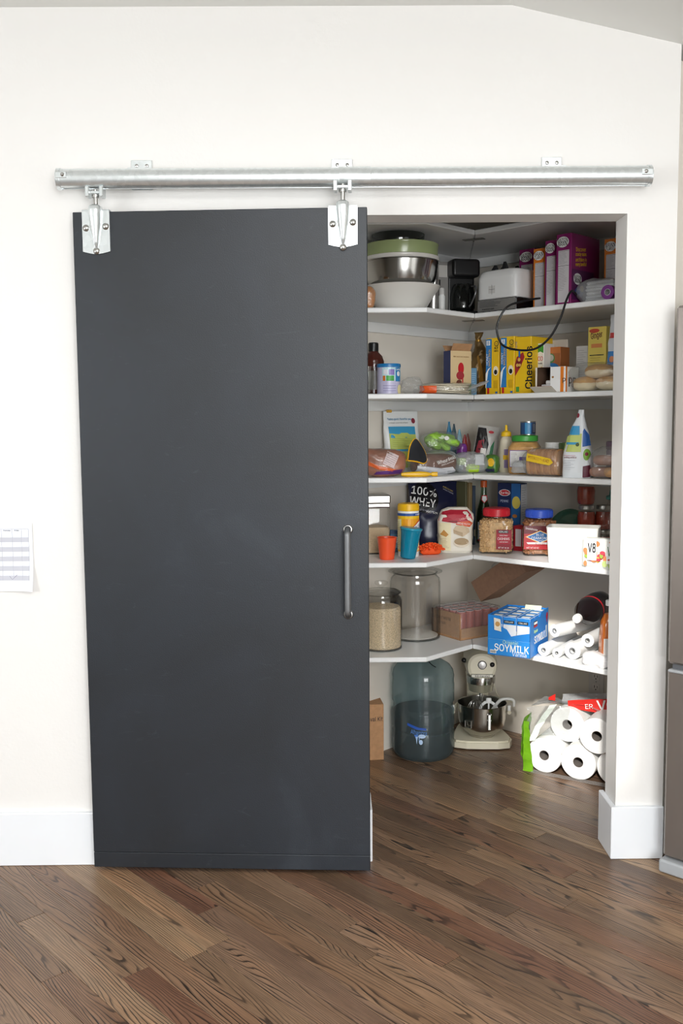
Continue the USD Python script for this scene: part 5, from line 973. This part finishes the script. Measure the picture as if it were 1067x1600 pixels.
for k, (x_, y_, z_, r_, L_, rz_, tl) in enumerate(((.838, .655, .025, .025, .30, -36, 0), (.885, .628, .019, .019, .26, -34, 0), (.94, .60, .034, .034, .28, -40, 0), (.885, .67, .10, .026, .32, -52, 0), (1.0, .60, .075, .026, .26, -36, 0), (1.005, .545, .02, .02, .2, -44, 0))):
    t = thing('paper_roll', labs[k], 'roll', (x_, y_, T5+z_+.001), rz_, group='white paper rolls on the lowest shelf')
    m = lathe([(r_*.42, 0), (r_, 0), (r_, L_), (r_*.42, L_), (r_*.42, 0)], 32); m = rot(m, -90, [1, 0, 0])
    obj('roll_paper', mv(m, 0, 0, 0), WHT, t)
    obj('roll_core', rot(lathe([(r_*.34, -.002), (r_*.42, -.002), (r_*.42, .004), (r_*.34, .004), (r_*.34, -.002)], 24), -90, [1, 0, 0]), mat('#9a9da0', .7), t)
t = thing('white_napkin_pack', 'white crumpled napkin pack at the right end of the shelf', 'napkins', (1.015, .50, T5), -40)
obj('pack_body', pillow(.13, .07, .05, .012, 30, 81, e=.6), mat('#efeeee', .5), t)

# ================================================================== pantry floor
t = carton('moving_box', 'tall brown cardboard box with black lettering beside the door edge', 'box', (.145, 1.0, 0), 6, .115, .11, .25, KRAFT, front=[('t', 'Removal Kit', .0, .185, .019, INK, .105)])
obj('tape_seam', cbox(.0565, .0572, -.006, .006, .02, .249, .0003), mat('#9a7652', .5), t, smooth=False)
JX, JY = .388, 1.035
t = thing('water_jug', 'big blue tinted plastic water jug under the lowest shelf', 'jug', (JX, JY, 0))
R_ = .138
jp = [(.09, .004), (.12, .0), (.131, .01), (R_, .03), (R_, .115), (.1355, .12), (.1355, .128), (R_, .133), (R_, .205), (.1325, .215), (.1325, .24), (R_, .25), (R_, .32), (.1365, .33), (.136, .345), (.1375, .36), (.132, .385), (.118, .405), (.09, .422), (.055, .432), (.036, .438), (.03, .445), (.029, .475), (.031, .48)]
obj('jug_body', lathe(jp, 64), JUG, t)
obj('water', lathe([(.1, .008), (.122, .012), (.133, .032), (.133, .115), (.130, .124), (.133, .133), (.133, .2), (.13, .203)], 56), glass_mat('jug_water', (.55, .62, .64), (.4, .46, .48), rough=.04, haze=.2, hazecol=(.06, .09, .1)), t)
obj('cap', lathe([(.033, .462), (.034, .464), (.034, .49), (.03, .494)], 28), mat('#3f6f86', .4), t)
obj('handle_loop', tube([(.012, -.04, .455), (.02, -.062, .432), (.032, -.088, .423), (.046, -.1, .417)], .002, 8), mat('#20282c', .4), t)
prints(t, 'f', 0, 0, [('p', [(-.085, .165), (-.04, .15), (.002, .148), (.0, .158), (-.03, .16), (-.083, .176)], mat('#2a57b0', .4)), ('t', 'Alhambra', -.032, .138, .019, mat('#5d8fd8', .4), .07, -4), ('p', [(-.052, .128), (-.034, .128), (-.04, .1)], mat('#4f7fd0', .4)), ('p', [(-.045, .12), (-.04, .085), (-.035, .12)], mat('#a9c6ea', .4)), ('p', [(-.033, .125), (-.03, .09), (-.026, .125)], mat('#8ab0e4', .4)), ('o', -.018, .122, .016, .009, mat('#b9d2f0', .4)), ('o', -.022, .096, .008, .011, mat('#b9d2f0', .4))], wrapr=R_+.0008)

# stand mixer
CRM = mat('#e4ddc6', .22); MX, MY = .668, 1.2
t = thing('stand_mixer', 'cream stand mixer with a steel bowl in the back corner', 'mixer', (MX, MY, 0), -4)
def mirror(m): m = m.copy(); m.apply_scale((-1, 1, 1)); m.invert(); return m
bp = [(-.05, .2), (-.085, .12), (-.115, .0), (-.13, -.08), (-.118, -.12), (-.07, -.135), (0, -.138), (.07, -.135), (.118, -.12), (.13, -.08), (.115, .0), (.085, .12), (.05, .2)]
bs = Polygon(bp).buffer(.012).buffer(-.004)
b0 = trimesh.creation.extrude_polygon(bs, .026, engine='earcut'); b1 = trimesh.creation.extrude_polygon(bs.buffer(-.008), .008, engine='earcut')
obj('base', cat_([mv(b0, 0, 0, .006), mv(b1, 0, 0, .032)]), CRM, t)
for x in (-.09, .09): obj('foot', mv(lathe([(.012, 0), (.013, .006)], 16), x, -.09), mat('#d8d2c0', .5), t)
obj('column', loft(dense([(.03, .062, .055, 3, 0, .125), (.12, .05, .042, 2.6, 0, .14), (.24, .052, .045, 2.4, 0, .14), (.3, .06, .06, 2.2, 0, .12)], 5), 36), CRM, t)
hd = loft(dense([(-.10, .052, .05, 2.2), (-.095, .064, .06, 2.3), (-.06, .071, .066, 2.3), (.05, .074, .07, 2.3), (.13, .07, .066, 2.2), (.18, .055, .05, 2), (.2, .02, .02, 2)], 5), 44); hd = rot(hd, -90, [1, 0, 0])
obj('head', mv(hd, 0, 0, .372), CRM, t)
obj('trim_band', mv(rot(lathe([(.0655, -.085), (.0735, -.055), (.0745, -.05)], 44), -90, [1, 0, 0]).slice_plane((0, 0, -.03), (0, 0, -1)).slice_plane((0, 0, -.055), (0, 0, 1)), 0, 0, .372), STEEL_B, t)
obj('hub_knob', mv(rot(lathe([(.02, -.012), (.02, 0), (.016, .003), (.005, .004)], 28), 90, [1, 0, 0]), 0, -.105, .382), mat('#b9b9b8', .25, .8), t)
for x, y_, z_ in ((-.078, -.04, .388), (.045, -.098, .383)): obj('speed_knob', mv(trimesh.creation.icosphere(2, .0115), x, y_, z_), BLACK, t)
obj('logo_band', mv(cbox(-.05, .05, -.1035, -.09, .323, .340, .003), 0), mat('#b9b7ac', .3, .6), t, smooth=False)
prints(t, 'f', 0, .2075, [('t', 'KitchenAid', 0, .3315, .0095, INK, .09)])
obj('planetary_ring', mv(lathe([(.058, .285), (.064, .288), (.066, .305), (.064, .32)], 40), 0, -.04), STEEL, t)
obj('planetary_skirt', mv(lathe([(.05, .248), (.054, .25), (.06, .286), (.05, .288)], 40), 0, -.04), mat('#a9a692', .25, .5), t)
obj('beater_shaft', mv(lathe([(.008, .2), (.008, .25)], 16), 0, -.04), STEEL, t)
for s_ in (-1, 1):
    obj('bowl_arm', tube([(s_*.05, .12, .16), (s_*.1, .05, .155), (s_*.125, -.03, .15), (s_*.128, -.06, .15)], .009, 10), CRM, t)
    obj('arm_pin', mv(lathe([(.008, 0), (.008, .022), (.005, .026)], 14), s_*.128, -.05, .155), WHITEP, t)
obj('power_cord', tube([(.058, .1, .27), (.07, .08, .24), (.09, .05, .19), (.115, .03, .178), (.15, .02, .178)], .0035, 8), mat('#cfc8b2', .4), t)
BWL = (MX+.002, MY-.045, .0)
t = thing('mixer_bowl', 'brushed steel bowl sitting on the cream mixer base', 'bowl', (BWL[0], BWL[1], .0405), -4)
obj('bowl_body', shell([(.055, 0), (.06, .004), (.062, .012), (.085, .028), (.1, .05), (.108, .085), (.1105, .15), (.1125, .154)], .002, 64), mat('#bdbab3', .2, 1.0), t)
br_ = cat_([cbox(.012, .034, -.114, -.106, .126, .132, .001), cbox(.016, .030, -.122, -.106, .06, .132, .002), cbox(.012, .034, -.114, -.106, .1, .105, .001)])
obj('bowl_handle', br_, STEEL, t, smooth=False)
obj('side_bracket', mv(rot(cat_([cbox(-.018, .018, -.115, -.108, .06, .064, .001), cbox(-.018, .018, -.115, -.108, .09, .094, .001), cbox(-.018, -.014, -.115, -.108, .06, .094, .001), cbox(.014, .018, -.115, -.108, .06, .094, .001)]), -38, [0, 0, 1]), 0), STEEL_B, t, smooth=False)
t = thing('wire_whisk', 'steel wire whisk lying inside the mixer bowl', 'whisk', (MX-.03, MY-.05, .105), 15, tilt=(0, 0, 0))
for k in range(6):
    a_ = math.pi*k/6; c_, s_ = math.cos(a_), math.sin(a_)
    obj('whisk_wire', tube([(-.04*c_, -.02*s_, 0), (-.042*c_, -.022*s_, .05), (-.025*c_, -.014*s_, .09), (0, 0, .1), (.025*c_, .014*s_, .09), (.042*c_, .022*s_, .05), (.04*c_, .02*s_, 0)], .0011, 6, 6), STEEL, t)
obj('whisk_hub', mv(lathe([(.01, -.012), (.04, -.003), (.04, .002), (.012, .004)], 24), 0), STEEL_B, t)
t = thing('dough_hook', 'white coated dough hook hanging over the right rim of the bowl', 'hook', (MX+.085, MY-.06, .185), 0)
obj('hook_arm', tube([(-.05, .01, -.05), (-.028, .004, -.012), (.0, 0, .022), (.035, -.004, .028), (.058, -.006, .02), (.06, -.006, -.006)], [.007, .0075, .0075, .007, .0065, .006], 12), mat('#dcdcd8', .35), t)
t = thing('flat_beater', 'white coated flat beater lying in the mixer bowl', 'beater', (MX+.03, MY-.06, .145), -10, tilt=(-20, 0, 0))
obj('beater_body', tube([(-.04, 0, .0), (-.034, 0, .03), (-.012, 0, .05), (.012, 0, .05), (.034, 0, .03), (.04, 0, 0), (.02, 0, -.03), (-.02, 0, -.03), (-.04, 0, 0)], .007, 10), WHT, t)
obj('beater_hub', lathe([(.012, .045), (.014, .05), (.012, .068), (.008, .07)], 20), WHT, t)
obj('beater_rib', cbox(-.004, .004, -.004, .004, -.03, .05, .001), WHT, t, smooth=False)

# paper towels in their torn plastic pack
tr = -32.0; TX0, TY0 = .800, .806
TM = trimesh.transformations.translation_matrix((TX0, TY0, 0)) @ trimesh.transformations.rotation_matrix(math.radians(tr), [0, 0, 1])
def towel(label, x, y, z, first=None):
    P_ = TM @ np.array([x, y, z, 1])
    if first: return dup(first, P_[:3], tr, label)
    t = thing('paper_towel_roll', label, 'paper towels', P_[:3], tr, group='paper towel rolls in the torn pack')
    m = lathe([(.0215, 0), (.071, 0), (.0735, .002), (.0735, .256), (.071, .258), (.0215, .258), (.0215, 0)], 56); obj('towel_paper', rot(m, -90, [1, 0, 0]), mat('#f4f4f2', .75, bump=.0006, bscale=160), t)
    obj('cardboard_core', rot(lathe([(.0195, .001), (.0214, .001), (.0214, .257), (.0195, .257), (.0195, .001)], 32), -90, [1, 0, 0]), mat('#6f6862', .85), t)
    obj('loose_sheet', rot(lathe([(.0736, .01), (.0742, .012), (.0742, .246), (.0736, .248)], 56).slice_plane((0, 0, 0), (0, 1, 0)).slice_plane((.02, 0, 0), (1, 0, 0)), -90, [1, 0, 0]), mat('#f4f4f2', .75, bump=.0006, bscale=160), t)
    return t
tw = towel('paper towel roll at the lower left of the pack', .078, .012, .0765)
towel('paper towel roll at the lower middle of the pack', .226, .004, .0765, tw)
towel('paper towel roll at the lower right beside the jamb', .375, .010, .0765, tw)
towel('paper towel roll standing proud at the upper right of the pack', .306, -.012, .205, tw)
towel('paper towel roll set back at the upper left of the pack', .155, .075, .204, tw)
t = thing('paper_towel_wrapper', 'torn clear wrapper with green end and red banner round the towels', 'wrapper', (TX0, TY0, 0), tr)
LIME = mat('#6fa81c', .4, var=.25, vscale=30)
def sheet_grid(fn, nu, nv, amp=.004, scale=40, seed=0):
    u, v_ = np.meshgrid(np.linspace(0, 1, nu), np.linspace(0, 1, nv)); u, v_ = u.ravel(), v_.ravel(); P_ = np.stack(fn(u, v_), 1)
    P_ = P_+(meshkit.fbm(P_*scale, 3, seed)-.5)[:, None]*2*amp*np.array([1, 1, .6])+np.array([0, 0, 0])
    F_ = grid_faces(nv, nu, False); n_ = trimesh.Trimesh(P_, F_, process=False).vertex_normals*.0008
    return trimesh.Trimesh(np.vstack([P_, P_+n_]), np.vstack([F_, F_[:, ::-1]+len(P_)]), process=False)
obj('green_end', sheet_grid(lambda u, v_: (-.008-.01*np.sin(v_*3.14)+.012*np.sin(u*3.14)*0, -.004+.1*u, .003+.225*v_), 14, 26, .007, 26, 2), LIME, t, label='lime green printed end of the wrapper')
obj('green_end', sheet_grid(lambda u, v_: (-.006+.045*u*(1-.5*v_), -.007-.004*np.sin(v_*3.1), .003+.215*v_), 10, 24, .004, 36, 3), LIME, t, label='lime green printed end of the wrapper')
obj('white_edge', sheet_grid(lambda u, v_: (.012+.06*v_+.03*u, .0+.09*v_, .13+.14*v_**.8+.008*u), 8, 22, .006, 32, 4), mat('#e4ece2', .4, var=.1, vscale=40), t)
obj('top_film', sheet_grid(lambda u, v_: (-.01+.47*u, .1+.16*v_, .255+.035*np.sin(u*4)*(1-v_)), 30, 16, .012, 22, 5), FILM_GREY, t)
obj('bottom_film', sheet_grid(lambda u, v_: (.03+.42*u, -.016+.012*v_, (.002+.01*v_)), 26, 6, .002, 40, 6), FILM, t)
obj('side_film', sheet_grid(lambda u, v_: (.0+.17*u, .03+.03*u, .15+.12*v_+.02*u), 16, 12, .012, 30, 11), FILM, t)
ban = sheet_grid(lambda u, v_: (.1+.36*u, .17+.01*v_, .262+.04*v_+.055*u*v_), 36, 10, .006, 20, 7); obj('clear_banner', ban, FILM_GREY, t)
rb = sheet_grid(lambda u, v_: (.15+.30*u, .10+.05*u, .272+.008*u+(.03+.035*u)*v_-.014*np.sin(u*3.14)*(1-v_)), 30, 8, .003, 20, 8); obj('red_banner', rb, mat('#d32a22', .35), t)
obj('red_banner', sheet_grid(lambda u, v_: (.045+.03*u, .15+0*u, .275+.03*v_-.02*(1-u)*v_), 8, 8, .003, 20, 9), mat('#d32a22', .35), t)
obj('lettering', drape(mv(txt('VO', .04, .1, roll=8), .305, 0, .298), rb, .003), WHT, t, smooth=False)
obj('lettering', drape(mv(txt('ER', .02, .04, roll=8), .235, 0, .285), rb, .003), WHT, t, smooth=False)

# outlet on the right wall
ox, oy, oz = 1.152, .9985, .3286
t = thing('wall_outlet', 'white duplex power outlet on the right pantry wall', 'outlet', (ox, oy, oz), -45)
obj('cover_plate', cbox(-.037, .037, -.006, -.0005, -.058, .058, .002), mat('#d9d4d0', .4), t, smooth=False)
for z in (.024, -.024):
    s_ = obj('socket', cbox(-.017, .017, -.0085, -.005, z-.016, z+.016, .003), mat('#e2ddd8', .35), t, smooth=False)
    for x_, h_ in ((-.007, .006), (.007, .005)): obj('slot', cbox(x_-.0013, x_+.0013, -.0088, -.008, z+.002-h_, z+.002+h_, .0003), INK, s_, smooth=False)
    obj('slot', mv(rot(lathe([(.0028, 0), (.0028, .0006)], 12), 90, [1, 0, 0]), 0, -.0083, z-.01), INK, s_, smooth=False)
obj('plate_screw', mv(rot(lathe([(.003, 0), (.0028, .0012)], 12), 90, [1, 0, 0]), 0, -.006, 0), mat('#b9b5b0', .3, .5), t)
